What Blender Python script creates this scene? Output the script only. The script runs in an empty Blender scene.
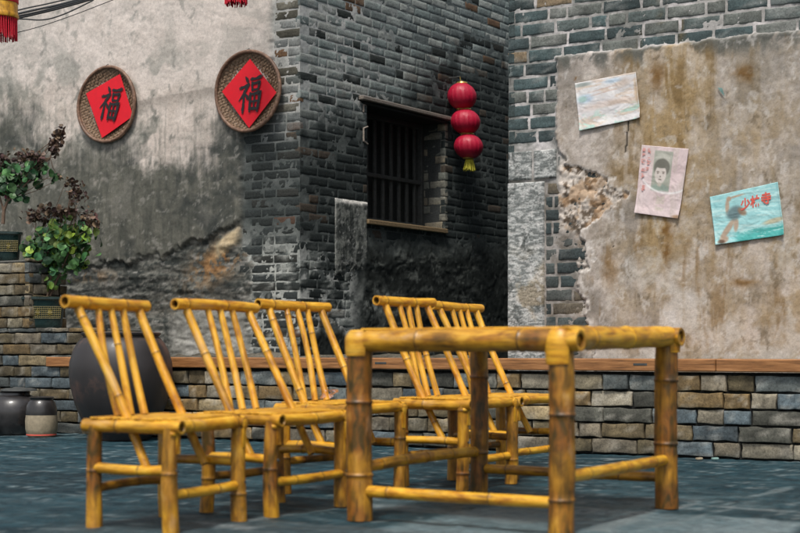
import bpy, math, random
import numpy as np
from mathutils import Vector, Matrix
sc = bpy.context.scene
C = sc.collection
R = random.Random(7)
np.seterr(all="ignore")
F = 1500.0; CH = 0.65                      # lens in photo pixels, camera height
RAD = math.radians

# ------------------------------------------------------------------ numeric helpers
def sm(a, b, x):
    t = np.clip((np.asarray(x, float)-a)/(b-a), 0, 1); return t*t*(3-2*t)
def _h(i, j, seed):
    n = (i.astype(np.int64)*374761393 + j.astype(np.int64)*668265263 + seed*1442695041) & 0xffffffff
    n = ((n ^ (n >> 13))*1274126177) & 0xffffffff
    n = ((n ^ (n >> 15))*2246822519) & 0xffffffff
    return ((n ^ (n >> 16)) & 0xffffff)/float(0xffffff)
def vn(x, y, seed=0):
    xi = np.floor(x); yi = np.floor(y); fx = x-xi; fy = y-yi
    fx = fx*fx*(3-2*fx); fy = fy*fy*(3-2*fy)
    a = _h(xi, yi, seed); b = _h(xi+1, yi, seed); c = _h(xi, yi+1, seed); d = _h(xi+1, yi+1, seed)
    return (a*(1-fx)+b*fx)*(1-fy)+(c*(1-fx)+d*fx)*fy
def N(x, y, sx, sy=None, oc=6, seed=0):
    """fractal noise, feature sizes sx, sy in metres, mean about .5, contrast stretched"""
    sy = sy or sx; x = np.asarray(x, float)/sx+13.7; y = np.asarray(y, float)/sy+7.1
    v = 0; w = 1; t = 0
    if oc > 3:
        wx = vn(x*1.7+5, y*1.7+9, seed+777)-.5; wy = vn(x*1.7+31, y*1.7+3, seed+778)-.5; x, y = x+wx*.7, y+wy*.7
    for k in range(oc):
        a = .6*k; ca, sa = (math.cos(a), math.sin(a)) if abs(sx/sy-1) < .01 else (1, 0)
        v = v+w*vn((x*ca-y*sa)*2.03**k+k*17.3, (x*sa+y*ca)*2.03**k+k*9.1, seed+k*31); t += w; w *= .64
    return np.clip((v/t-.5)*1.9+.5, 0, 1)
def mix(a, b, t):
    a = np.asarray(a, float); b = np.asarray(b, float); t = np.asarray(t, float)[..., None]
    return a*(1-t)+b*t
def lin(c):
    c = np.clip(np.asarray(c, float)/255., 0, 1)
    return np.where(c <= .04045, c/12.92, ((c+.055)/1.055)**2.4)
def proj(P):
    return 400+F*P[..., 0]/P[..., 1], 350-F*(P[..., 2]-CH)/P[..., 1]
def unp(x, y, Z):
    return Vector(((x-400)/F*Z, Z, CH+(350-y)/F*Z))

class Fr:
    """a wall plane: s along it, h up, d out of it"""
    def __init__(s, o, u, n): s.o = np.array(o, float); s.u = np.array(u, float); s.n = np.array(n, float)
    def w(s, a, h, d=0):
        a = np.asarray(a, float); h = np.asarray(h, float)+0*a; d = np.asarray(d, float)+0*a
        p = s.o + a[..., None]*s.u + d[..., None]*s.n
        p[..., 2] += h; return p
    def hit(s, x, y, d=0):
        r = np.array([(x-400)/F, 1., (350-y)/F]); c = np.array([0, 0, CH])
        t = (np.dot(s.o-c, s.n)+d)/np.dot(r, s.n); p = c+t*r
        return float(np.dot(p-s.o, s.u)), float(p[2])
    def v(s, a, h, d=0): return Vector(s.w(np.array(a), h, d).tolist())
TH = math.atan2(1500, 2480)
U = (math.cos(TH), -math.sin(TH), 0); NN = (-math.sin(TH), -math.cos(TH), 0)
def street(D): return Fr((D*math.sin(TH), D*math.cos(TH), 0), U, NN)
FB = street(8.65); FRt = street(9.05); FL = street(9.95)
kx = FL.hit(300, 300)[0]; K = FL.w(np.array(kx), 0)
FA = Fr(K, (.555, .832, 0), (.832, -.555, 0))

# ------------------------------------------------------------------ mesh helpers
def mk(name, verts, faces, mats, parent=None, col=None, attrs=None, mi=None, smooth=True):
    me = bpy.data.meshes.new(name)
    verts = np.asarray(verts, float)
    if isinstance(faces, np.ndarray):
        nf, k = faces.shape
        me.vertices.add(len(verts)); me.vertices.foreach_set('co', verts.ravel())
        me.loops.add(nf*k); me.loops.foreach_set('vertex_index', faces.ravel().astype(np.int32))
        me.polygons.add(nf); me.polygons.foreach_set('loop_start', np.arange(0, nf*k, k, dtype=np.int32))
        me.update(calc_edges=True)
    else:
        me.from_pydata(verts.tolist(), [], faces)
    n = len(me.polygons)
    me.polygons.foreach_set('use_smooth', np.full(n, smooth, dtype=bool))
    for m in (mats if isinstance(mats, (list, tuple)) else [mats]): me.materials.append(m)
    if mi is not None: me.polygons.foreach_set('material_index', np.asarray(mi, dtype=np.int32))
    if col is not None:
        a = me.color_attributes.new('Col', 'FLOAT_COLOR', 'POINT')
        c = np.ones((len(verts), 4)); c[:, :3] = col; a.data.foreach_set('color', c.ravel())
    for k, v in (attrs or {}).items():
        v = np.asarray(v, float)
        if v.ndim == 1:
            a = me.attributes.new(k, 'FLOAT', 'POINT'); a.data.foreach_set('value', v)
        else:
            a = me.attributes.new(k, 'FLOAT_VECTOR', 'POINT'); a.data.foreach_set('vector', v.ravel())
    me.update()
    o = bpy.data.objects.new(name, me); C.objects.link(o)
    if parent is not None:
        o.parent = parent; o.matrix_parent_inverse = Matrix.Translation(parent.location).inverted() if parent.rotation_euler.z == 0 else (Matrix.Translation(parent.location) @ parent.rotation_euler.to_matrix().to_4x4()).inverted()
    return o
def tag(o, label=None, cat=None, group=None, kind=None):
    for k, v in (('label', label), ('category', cat), ('group', group), ('kind', kind)):
        if v: o[k] = v
    return o
def thing(name, loc, label, cat, group=None):
    o = bpy.data.objects.new(name, None); C.objects.link(o); o.location = loc; o.empty_display_size = .1
    return tag(o, label, cat, group)

class MB:
    """collects simple shapes into one mesh, in world coordinates"""
    def __init__(s): s.v = []; s.f = []; s.bc = []; s.nd = []; s.tn = []; s.col = []
    def add(s, v, f, col=(1, 1, 1), bc=None, nd=None, tn=0.):
        b = len(s.v); s.v += [tuple(p) for p in v]; s.f += [tuple(i+b for i in q) for q in f]
        n = len(v); s.bc += bc if bc is not None else [tuple(p) for p in v]
        s.nd += nd if nd is not None else [0.]*n; s.tn += [tn]*n
        s.col += (col if len(col) == n and not isinstance(col[0], float) and hasattr(col[0], "__len__") else [tuple(col)]*n)
    def box(s, o, ax, ay, az, bev=.003, **k):
        """o corner, three edge vectors; bevelled edges by shrinking faces"""
        o = Vector(o); ax = Vector(ax); ay = Vector(ay); az = Vector(az)
        vs = []; L = [ax.length, ay.length, az.length]; b = [min(.45, bev/l) for l in L]
        idx = {}
        fs = []
        def P(i, j, k_): return o+ax*i+ay*j+az*k_
        # 24 vertices: three for each corner
        for i in (0, 1):
            for j in (0, 1):
                for q in (0, 1):
                    a = b[0] if i == 0 else 1-b[0]; c = b[1] if j == 0 else 1-b[1]; e = b[2] if q == 0 else 1-b[2]
                    idx[i, j, q, 0] = len(vs); vs.append(P(i, c, e))
                    idx[i, j, q, 1] = len(vs); vs.append(P(a, j, e))
                    idx[i, j, q, 2] = len(vs); vs.append(P(a, c, q))
        I = idx
        for i in (0, 1): fs.append([I[i, 0, 0, 0], I[i, 1, 0, 0], I[i, 1, 1, 0], I[i, 0, 1, 0]])
        for j in (0, 1): fs.append([I[0, j, 0, 1], I[1, j, 0, 1], I[1, j, 1, 1], I[0, j, 1, 1]])
        for q in (0, 1): fs.append([I[0, 0, q, 2], I[1, 0, q, 2], I[1, 1, q, 2], I[0, 1, q, 2]])
        for i in (0, 1):
            for j in (0, 1): fs.append([I[i, j, 0, 0], I[i, j, 1, 0], I[i, j, 1, 1], I[i, j, 0, 1]])
        for i in (0, 1):
            for q in (0, 1): fs.append([I[i, 0, q, 0], I[i, 1, q, 0], I[i, 1, q, 2], I[i, 0, q, 2]])
        for j in (0, 1):
            for q in (0, 1): fs.append([I[0, j, q, 1], I[1, j, q, 1], I[1, j, q, 2], I[0, j, q, 2]])
        for i in (0, 1):
            for j in (0, 1):
                for q in (0, 1): fs.append([I[i, j, q, 0], I[i, j, q, 1], I[i, j, q, 2]])
        s.add(vs, fs, **k)
    def tube(s, pts, rad, n=8, cap=True, **k):
        pts = [Vector(p) for p in pts]; vs = []; m = len(pts)
        if not isinstance(rad, (list, tuple)): rad = [rad]*m
        up = Vector((0, 0, 1))
        t0 = (pts[1]-pts[0]).normalized(); a = t0.orthogonal().normalized()
        for i, p in enumerate(pts):
            t = (pts[min(i+1, m-1)]-pts[max(i-1, 0)]).normalized()
            a = (a-t*a.dot(t)).normalized(); b = t.cross(a)
            for j in range(n):
                q = 2*math.pi*j/n; vs.append(p+(a*math.cos(q)+b*math.sin(q))*rad[i])
        fs = [(i*n+j, i*n+(j+1) % n, (i+1)*n+(j+1) % n, (i+1)*n+j) for i in range(m-1) for j in range(n)]
        if cap: fs += [tuple(range(n))[::-1], tuple((m-1)*n+j for j in range(n))]
        s.add(vs, fs, **k)
    def lathe(s, c, prof, n=40, sx=1., sy=1., cols=None, **k):
        """profile (r, z) turned about the vertical through c"""
        vs = []; cc = []
        for i, (r, z) in enumerate(prof):
            for j in range(n):
                q = 2*math.pi*j/n; vs.append((c[0]+r*math.cos(q)*sx, c[1]+r*math.sin(q)*sy, c[2]+z))
                cc.append(cols[i] if cols else (1, 1, 1))
        fs = [(i*n+j, i*n+(j+1) % n, (i+1)*n+(j+1) % n, (i+1)*n+j) for i in range(len(prof)-1) for j in range(n)]
        s.add(vs, fs, col=cc, **k)
    def culm(s, p0, p1, r0, r1=None, sp=.28, seed=0, tone=0., bend=.004, caps=(1, 1), n=20):
        bend = bend*1.8
        """a bamboo culm with node rings, slight bend, taper, open hollow ends"""
        r1 = r1 or r0; p0 = Vector(p0); p1 = Vector(p1); L = (p1-p0).length; t = (p1-p0)/L
        rr = random.Random(seed); a = t.orthogonal().normalized(); b = t.cross(a)
        nodes = []; l = rr.uniform(.25, .9)*sp
        while l < L-.01: nodes.append(l); l += sp*rr.uniform(.85, 1.15)
        ls = set([0., L])
        k = max(3, int(L/.03))
        for i in range(k+1): ls.add(L*i/k)
        for q in nodes:
            for d in (-.012, -.006, -.003, 0, .003, .006, .012):
                if 0 < q+d < L: ls.add(q+d)
        ls = sorted(ls); o = []
        for x in ls:
            if not o or x-o[-1] > .0012: o.append(x)
        ls = o; ph = rr.uniform(0, 6.28); bd = bend*rr.uniform(.4, 1.2); sd = rr.uniform(0, 50)
        vs = []; bc = []; nd = []
        rings = []
        for x in ls:
            f = x/L; r = r0+(r1-r0)*f
            g = min([abs(x-q) for q in nodes] or [9]); sg = g
            r *= 1+.075*math.exp(-(g/.006)**2)-.03*math.exp(-((g-.011)/.006)**2)
            r *= 1+.02*math.sin(x*23+sd)
            rings.append((x, r, 1. if g < .0022 else (.45 if g < .0045 else 0.)))
        cap0 = caps[0]; cap1 = caps[1]
        if cap0:
            r = rings[0][1]
            rings = [(.03, r*.60, 1.), (.002, r*.64, .9), (0, r*.70, .25), (-.0005, r*.90, .2), (-.0002, r*.97, .6)]+rings
        if cap1:
            r = rings[-1][1]
            rings = rings+[(L+.0002, r*.97, .6), (L+.0005, r*.90, .2), (L, r*.70, .25), (L-.002, r*.64, .9), (L-.03, r*.60, 1.)]
        for x, r, q_ in rings:
            c = p0+t*x+(a*math.cos(ph)+b*math.sin(ph))*bd*math.sin(math.pi*max(0, min(1, x/L)))
            for j in range(n):
                q = 2*math.pi*j/n; ov = 1+.02*math.cos(2*q+ph)
                vs.append(c+(a*math.cos(q)+b*math.sin(q))*r*ov)
                bc.append((math.cos(q)*r*1.0+sd, math.sin(q)*r*1.0, x)); nd.append(q_)
        m = len(rings)
        fs = [(i*n+j, i*n+(j+1) % n, (i+1)*n+(j+1) % n, (i+1)*n+j) for i in range(m-1) for j in range(n)]
        fs += [tuple(range(n))[::-1], tuple((m-1)*n+j for j in range(n))]
        s.add(vs, fs, bc=bc, nd=nd, tn=tone)
    def strap(s, c, r, z0, z1, a0, a1, tone=0., th=.007, seed=0, tail=.0):
        """flattened culm bent round a leg: an arc band about the vertical through c"""
        n = 22; vs = []; bc = []; nd = []; prof = []
        for i in range(13):
            f = i/12; z = z0+(z1-z0)*f; prof.append(((r+th*(.2+.9*math.sin(math.pi*(.08+.84*f))**.6))*(1-.32*max(0, (f-.62)/.38)**2.2), z))
        prof = [(r-.002, z0)]+prof+[(r*.3, z1+.001)]
        for j in range(n+1):
            q = a0+(a1-a0)*j/n
            for (rr_, z) in prof:
                vs.append((c[0]+rr_*math.cos(q), c[1]+rr_*math.sin(q), z)); bc.append((z+seed, rr_, q*r)); nd.append(0)
        m = len(prof)
        fs = [(j*m+i, (j+1)*m+i, (j+1)*m+i+1, j*m+i+1) for j in range(n) for i in range(m-1)]
        fs += [tuple(range(m)), tuple(n*m+i for i in range(m))[::-1]]
        s.add(vs, fs, bc=bc, nd=nd, tn=tone)
    def build(s, name, mat, parent=None, smooth=True, col=False):
        o = mk(name, s.v, s.f, mat, parent, col=np.array(s.col) if col else None,
               attrs={'bc': np.array(s.bc), 'node': np.array(s.nd), 'tone': np.array(s.tn)}, smooth=smooth)
        if smooth:
            try: o.data.set_sharp_from_angle(angle=RAD(38))
            except Exception: pass
        return o

# ------------------------------------------------------------------ materials
def newmat(name):
    m = bpy.data.materials.new(name); m.use_nodes = True; nt = m.node_tree; nt.nodes.clear()
    out = nt.nodes.new('ShaderNodeOutputMaterial'); p = nt.nodes.new('ShaderNodeBsdfPrincipled')
    nt.links.new(p.outputs[0], out.inputs[0]); return m, nt, p
def nd(nt, t, **k):
    n = nt.nodes.new('ShaderNode'+t)
    for a, b in k.items():
        if a.startswith('i_'):
            key = a[2:]; n.inputs[int(key) if key.isdigit() else key].default_value = b
        else: setattr(n, a, b)
    return n
def noise(nt, vec, scale, det=6, rough=.6, dist=0):
    n = nd(nt, 'TexNoise'); n.inputs['Scale'].default_value = scale; n.inputs['Detail'].default_value = det
    n.inputs['Roughness'].default_value = rough; n.inputs['Distortion'].default_value = dist
    if vec is not None: nt.links.new(vec, n.inputs['Vector'])
    return n.outputs['Fac']
def ramp(nt, fac, stops):
    r = nd(nt, 'ValToRGB'); el = r.color_ramp.elements
    while len(el) < len(stops): el.new(.5)
    for e, (p, c) in zip(el, stops): e.position = p; e.color = (*c, 1) if len(c) == 3 else c
    nt.links.new(fac, r.inputs[0]); return r.outputs['Color']
def mixc(nt, a, b, fac, mode='MIX'):
    n = nd(nt, 'Mix', data_type='RGBA', blend_type=mode)
    for i, v in ((6, a), (7, b), (0, fac)):
        if hasattr(v, 'is_linked') or hasattr(v, 'links'): nt.links.new(v, n.inputs[i])
        else: n.inputs[i].default_value = (*v, 1) if isinstance(v, (tuple, list)) else v
    return n.outputs[2]
def bump(nt, p, h, st=.3, dist=.01):
    b = nd(nt, 'Bump'); b.inputs['Strength'].default_value = st; b.inputs['Distance'].default_value = dist
    nt.links.new(h, b.inputs['Height']); nt.links.new(b.outputs[0], p.inputs['Normal'])
def geo(nt): return nd(nt, 'NewGeometry').outputs['Position']
def vcolmat(name, rough=.85, fine=60, amp=.35, bst=.35, bd=.006, spec=.3, fine2=None):
    """base colour from the mesh's own colour layer, broken up with fine noise"""
    m, nt, p = newmat(name)
    a = nd(nt, 'Attribute', attribute_name='Col').outputs['Color']; g = geo(nt)
    n1 = noise(nt, g, fine, 8, .75)
    lo = max(0, 1-amp*1.6); hi = 1+amp
    c = mixc(nt, a, ramp(nt, n1, [(.28, (lo,)*3), (.5, (1,)*3), (.72, (hi,)*3)]), 1., 'MULTIPLY')
    n3 = noise(nt, g, fine*2.7, 6, .8); c = mixc(nt, c, ramp(nt, n3, [(.30, (max(.2, 1-amp*1.3),)*3), (.5, (1,)*3), (.70, (1+amp*.7,)*3)]), 1., 'MULTIPLY')
    nt.links.new(c, p.inputs['Base Color']); p.inputs['Roughness'].default_value = rough
    p.inputs['Specular IOR Level'].default_value = spec
    n2 = noise(nt, g, fine2 or fine*.6, 10, .7); bump(nt, p, n2, bst, bd)
    return m
M = {}
M['plaster'] = vcolmat('plaster', .93, 38, .17, .42, .010, .15)
M['brick'] = vcolmat('grey_brick', .9, 70, .38, .55, .008, .2)
M['bench_brick'] = vcolmat('bench_brick', .85, 60, .40, .6, .008, .3)
M['paper'] = vcolmat('printed_paper', .6, 30, .06, .08, .002, .3)
M['leaf'] = vcolmat('leaf', .5, 40, .2, .1, .002, .4)
M['stone'] = vcolmat('stone', .9, 90, .42, .7, .008, .2)
M['soil'] = vcolmat('soil', .95, 40, .4, .7, .02, .1)

def bamboo_mat():
    m, nt, p = newmat('lacquered_bamboo')
    bc = nd(nt, 'Attribute', attribute_name='bc').outputs['Vector']
    node = nd(nt, 'Attribute', attribute_name='node').outputs['Fac']
    tone = nd(nt, 'Attribute', attribute_name='tone').outputs['Fac']
    mp = nd(nt, 'Mapping'); mp.inputs['Scale'].default_value = (1, 1, .05); nt.links.new(bc, mp.inputs[0])
    mp2 = nd(nt, 'Mapping'); mp2.inputs['Scale'].default_value = (1, 1, .35); nt.links.new(bc, mp2.inputs[0])
    st = noise(nt, mp.outputs[0], 120, 5, .65); pa = noise(nt, mp2.outputs[0], 26, 5, .6, .6)
    fine = noise(nt, mp2.outputs[0], 330, 4, .7); big = noise(nt, bc, 5.5, 3, .5)
    gold = ramp(nt, pa, [(.25, (.24, .090, .008)), (.39, (.48, .205, .012)), (.53, (.67, .345, .019)), (.74, (.80, .48, .055))])
    olive = ramp(nt, pa, [(.26, (.022, .018, .005)), (.42, (.075, .043, .007)), (.56, (.23, .082, .007)), (.76, (.40, .19, .03))])
    tv = nd(nt, 'Math', operation='MULTIPLY_ADD'); nt.links.new(big, tv.inputs[0]); tv.inputs[1].default_value = 2.8; tv.inputs[2].default_value = -1.4
    ta = nd(nt, 'Math', operation='ADD', use_clamp=True); nt.links.new(tone, ta.inputs[0]); nt.links.new(tv.outputs[0], ta.inputs[1])
    c = mixc(nt, gold, olive, ta.outputs[0])
    c = mixc(nt, c, ramp(nt, st, [(.30, (.36, .31, .26)), (.46, (1, 1, 1)), (.68, (1.2, 1.16, 1.1))]), .9, 'MULTIPLY')
    sp = ramp(nt, fine, [(.27, (.25, .2, .16)), (.36, (1, 1, 1))]); c = mixc(nt, c, sp, .7, 'MULTIPLY')
    # worn pale skin where the lacquer has gone
    wear = ramp(nt, noise(nt, mp2.outputs[0], 13, 4, .6), [(.60, (0, 0, 0)), (.72, (1, 1, 1))])
    wf = nd(nt, 'Math', operation='MULTIPLY'); nt.links.new(wear, wf.inputs[0]); wf.inputs[1].default_value = .45
    c = mixc(nt, c, (.50, .33, .19), wf.outputs[0])
    nf = nd(nt, 'Math', operation='MULTIPLY'); nt.links.new(node, nf.inputs[0]); nt.links.new(ramp(nt, noise(nt, bc, 60, 3, .6), [(.3, (.45,)*3), (.6, (.95,)*3)]), nf.inputs[1])
    c = mixc(nt, c, (.03, .017, .008), nf.outputs[0])
    nt.links.new(c, p.inputs['Base Color'])
    nt.links.new(ramp(nt, pa, [(.3, (.32,)*3), (.7, (.58,)*3)]), p.inputs['Roughness'])
    p.inputs['Specular IOR Level'].default_value = .5
    p.inputs['Coat Weight'].default_value = .10; p.inputs['Coat Roughness'].default_value = .3
    bump(nt, p, st, .12, .003)
    return m
M['bamboo'] = bamboo_mat()

def simple(name, col, rough=.5, metal=0, nz=40, amp=.25, bst=.15, bd=.003, spec=.5, col2=None, stretch=None, coat=0):
    m, nt, p = newmat(name); g = nd(nt, 'TexCoord').outputs['Object']
    if stretch:
        mp = nd(nt, 'Mapping'); mp.inputs['Scale'].default_value = stretch; nt.links.new(g, mp.inputs[0]); g = mp.outputs[0]
    n1 = noise(nt, g, nz, 7, .65); c2 = col2 or tuple(min(1, x*(1+amp)) for x in col)
    lo = tuple(x*(1-amp) for x in col)
    nt.links.new(ramp(nt, n1, [(.3, lo), (.5, col), (.7, c2)]), p.inputs['Base Color'])
    nt.links.new(ramp(nt, noise(nt, g, nz*.5), [(.3, (max(.05, rough-.12),)*3), (.7, (min(1, rough+.12),)*3)]), p.inputs['Roughness'])
    p.inputs['Metallic'].default_value = metal; p.inputs['Specular IOR Level'].default_value = spec
    p.inputs['Coat Weight'].default_value = coat
    bump(nt, p, n1, bst, bd); return m
M['red_paper'] = simple('red_paper', (.72, .003, .016), .65, nz=25, amp=.08, bst=.06)
M['ink'] = simple('black_ink', (.012, .012, .013), .5, nz=30)
M['silk'] = simple('red_silk', (.42, .006, .035), .5, nz=60, amp=.18, bst=.2)
M['fringe'] = simple('red_fringe', (.60, .01, .03), .7, nz=80, amp=.3)
M['gold'] = simple('gold_trim', (.55, .38, .10), .35, .6, nz=60)
M['ytassel'] = simple('yellow_tassel', (.50, .46, .03), .7, nz=90, amp=.35)
M['wicker'] = simple('brown_wicker', (.20, .12, .07), .6, nz=70, amp=.45, bst=.3, col2=(.36, .25, .16))
M['wicker_rim'] = simple('wicker_rim', (.17, .095, .06), .55, nz=30, amp=.4, bst=.3, col2=(.34, .2, .13))
M['wood'] = simple('plank_wood', (.27, .115, .036), .6, nz=14, amp=.6, bst=.4, bd=.004, col2=(.42, .20, .075), stretch=(.35, .35, 5))
M['oldwood'] = simple('black_old_wood', (.050, .054, .052), .7, nz=30, amp=.4, bst=.4)
M['cable'] = simple('black_cable', (.012, .016, .02), .5, nz=20)
M['urn'] = simple('urn_glaze', (.030, .026, .026), .5, nz=2.2, amp=.3, bst=.25, bd=.008, col2=(.16, .085, .06), coat=.05)
M['darkglaze'] = simple('black_glaze', (.024, .022, .022), .35, nz=12, amp=.4, bst=.15, coat=.4)
M['beige'] = simple('raw_clay', (.30, .25, .17), .7, nz=30, amp=.25, bst=.3)
M['potglaze'] = simple('green_glaze', (.012, .028, .026), .25, nz=20, amp=.4, bst=.1, coat=.3)
M['potgold'] = simple('yellow_glaze_line', (.20, .16, .04), .4, nz=40, amp=.4)
M['stem'] = simple('woody_stem', (.14, .09, .06), .8, nz=60, amp=.4, bst=.5)
M['redchar'] = simple('red_print', (.66, .10, .07), .6, nz=50, amp=.15)
M['palered'] = simple('faded_red_print', (.62, .30, .27), .6, nz=60, amp=.2)
M['chip'] = simple('painted_chip', (.20, .33, .30), .6, nz=50)
M['pinkbit'] = simple('pink_scrap', (.74, .52, .48), .6, nz=45, amp=.4, col2=(.85, .80, .78))

# ------------------------------------------------------------------ walls
def span(a, b, st, lo, hi, cst=.12):
    """1-D coordinates: fine from a to b, coarse out to lo and hi"""
    x = [np.arange(lo, a, cst)] if lo < a else []
    x.append(np.arange(a, b, st))
    if hi > b: x.append(np.arange(b, hi, cst))
    return np.unique(np.round(np.concatenate(x+[np.array([hi])]), 5))
def field_mesh(fr, S, H, fn, holes=()):
    s, h = np.meshgrid(S, H); P0 = fr.w(s, h); x, y = proj(P0)
    d, col = fn(s, h, x, y)
    P = fr.w(s, h, d).reshape(-1, 3)
    ns, nh = len(S), len(H)
    i = np.arange(ns-1)[None, :]+np.arange(nh-1)[:, None]*ns
    sc_ = (S[:-1]+S[1:])/2; hc = (H[:-1]+H[1:])/2; keep = np.ones((nh-1, ns-1), bool)
    for (a, b, c, e) in holes:
        keep &= ~((sc_[None, :] > a) & (sc_[None, :] < b) & (hc[:, None] > c) & (hc[:, None] < e))
    i = i[keep]
    f = np.stack([i, i+1, i+ns+1, i+ns], -1).reshape(-1, 4)
    return P, f, lin(col).reshape(-1, 3)
def bricks(fr, s0, s1, h0, h1, course, blen, joint, colfn, seed=1, holes=(), rag=.003, pr=.004, skip=None, lens=(1, .5), headp=.25, phase=0, corner=False):
    rr = random.Random(seed); tx = np.array([0, 0, .014, .1, .3, .5, .7, .9, .986, 1, 1.]); tz = np.array([0, 0, .05, .35, .65, .95, 1, 1.])
    nx, nz = len(tx), len(tz); dep = np.zeros((nz, nx)); bev = np.zeros((nz, nx))
    for j in range(nz):
        for i in range(nx):
            o = min(i, nx-1-i, j, nz-1-j); dep[j, i] = (-.045, -.0022, 0, 0)[min(o, 3)]
    V = []; Cc = []; Fs = []; base = 0
    qi = (np.arange(nx-1)[None, :]+np.arange(nz-1)[:, None]*nx).reshape(-1)
    Q = np.stack([qi, qi+1, qi+nx+1, qi+nx], -1)
    h = h0; row = 0
    while h < h1-.02:
        ch = course*rr.uniform(.96, 1.04) if rag else course
        s = s0-(rr.uniform(0, blen) if not corner else (0 if row % 2 else blen*.5-blen)); first = True
        while s < s1:
            L = blen*(lens[0] if rr.random() > headp else lens[1])*rr.uniform(.93, 1.07)
            a, b = max(s, s0), min(s+L-joint, s1); s += L
            if b-a < .02: continue
            segs = [(a, b)]
            for (ha, hb, hc_, hd) in holes:
                if h+ch-joint > hc_+.01 and h < hd-.01:
                    o = []
                    for (p, q) in segs:
                        if q <= ha or p >= hb: o.append((p, q))
                        else:
                            if ha-p > .02: o.append((p, ha))
                            if q-hb > .02: o.append((hb, q))
                    segs = o
            for (a, b) in segs:
                top = min(h+ch-joint, h1)
                cs, chh = (a+b)/2, (h+top)/2; cp = fr.w(np.array(cs), chh); px, py = proj(cp)
                if skip is not None and skip(px, py, cs, chh): continue
                ss = a+(b-a)*tx[None, :]+0*tz[:, None]; hh = h+(top-h)*tz[:, None]+0*tx[None, :]
                sd = rr.randint(0, 9999)
                ss = ss+(vn(ss*30+sd, hh*30, 3)-.5)*2*rag; hh = hh+(vn(ss*22+sd, hh*25, 5)-.5)*2*rag
                tilt = rr.uniform(-1, 1)*.035; tl2 = rr.uniform(-1, 1)*.008
                d = dep+rr.uniform(-pr, pr)+(ss-cs)*tl2+(hh-chh)*tilt+(vn(ss*25+sd, hh*25, 9)-.5)*.003
                P = fr.w(ss, hh, d); x, y = proj(P)
                c = colfn(ss, hh, x, y, rr)
                V.append(P.reshape(-1, 3)); Cc.append(lin(c).reshape(-1, 3)); Fs.append(Q+base); base += nx*nz
        h += ch; row += 1
    if not V: return np.zeros((0, 3)), np.zeros((0, 4), int), np.zeros((0, 3))
    return np.concatenate(V), np.concatenate(Fs), np.concatenate(Cc)
def join(*parts):
    V = []; Fx = []; Cx = []; mi = []; b = 0
    for k, (v, f, c) in enumerate(parts):
        V.append(v); Fx.append(f+b); Cx.append(c); b += len(v); mi += [k]*len(f)
    return np.concatenate(V), np.concatenate(Fx), np.concatenate(Cx), mi

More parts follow.
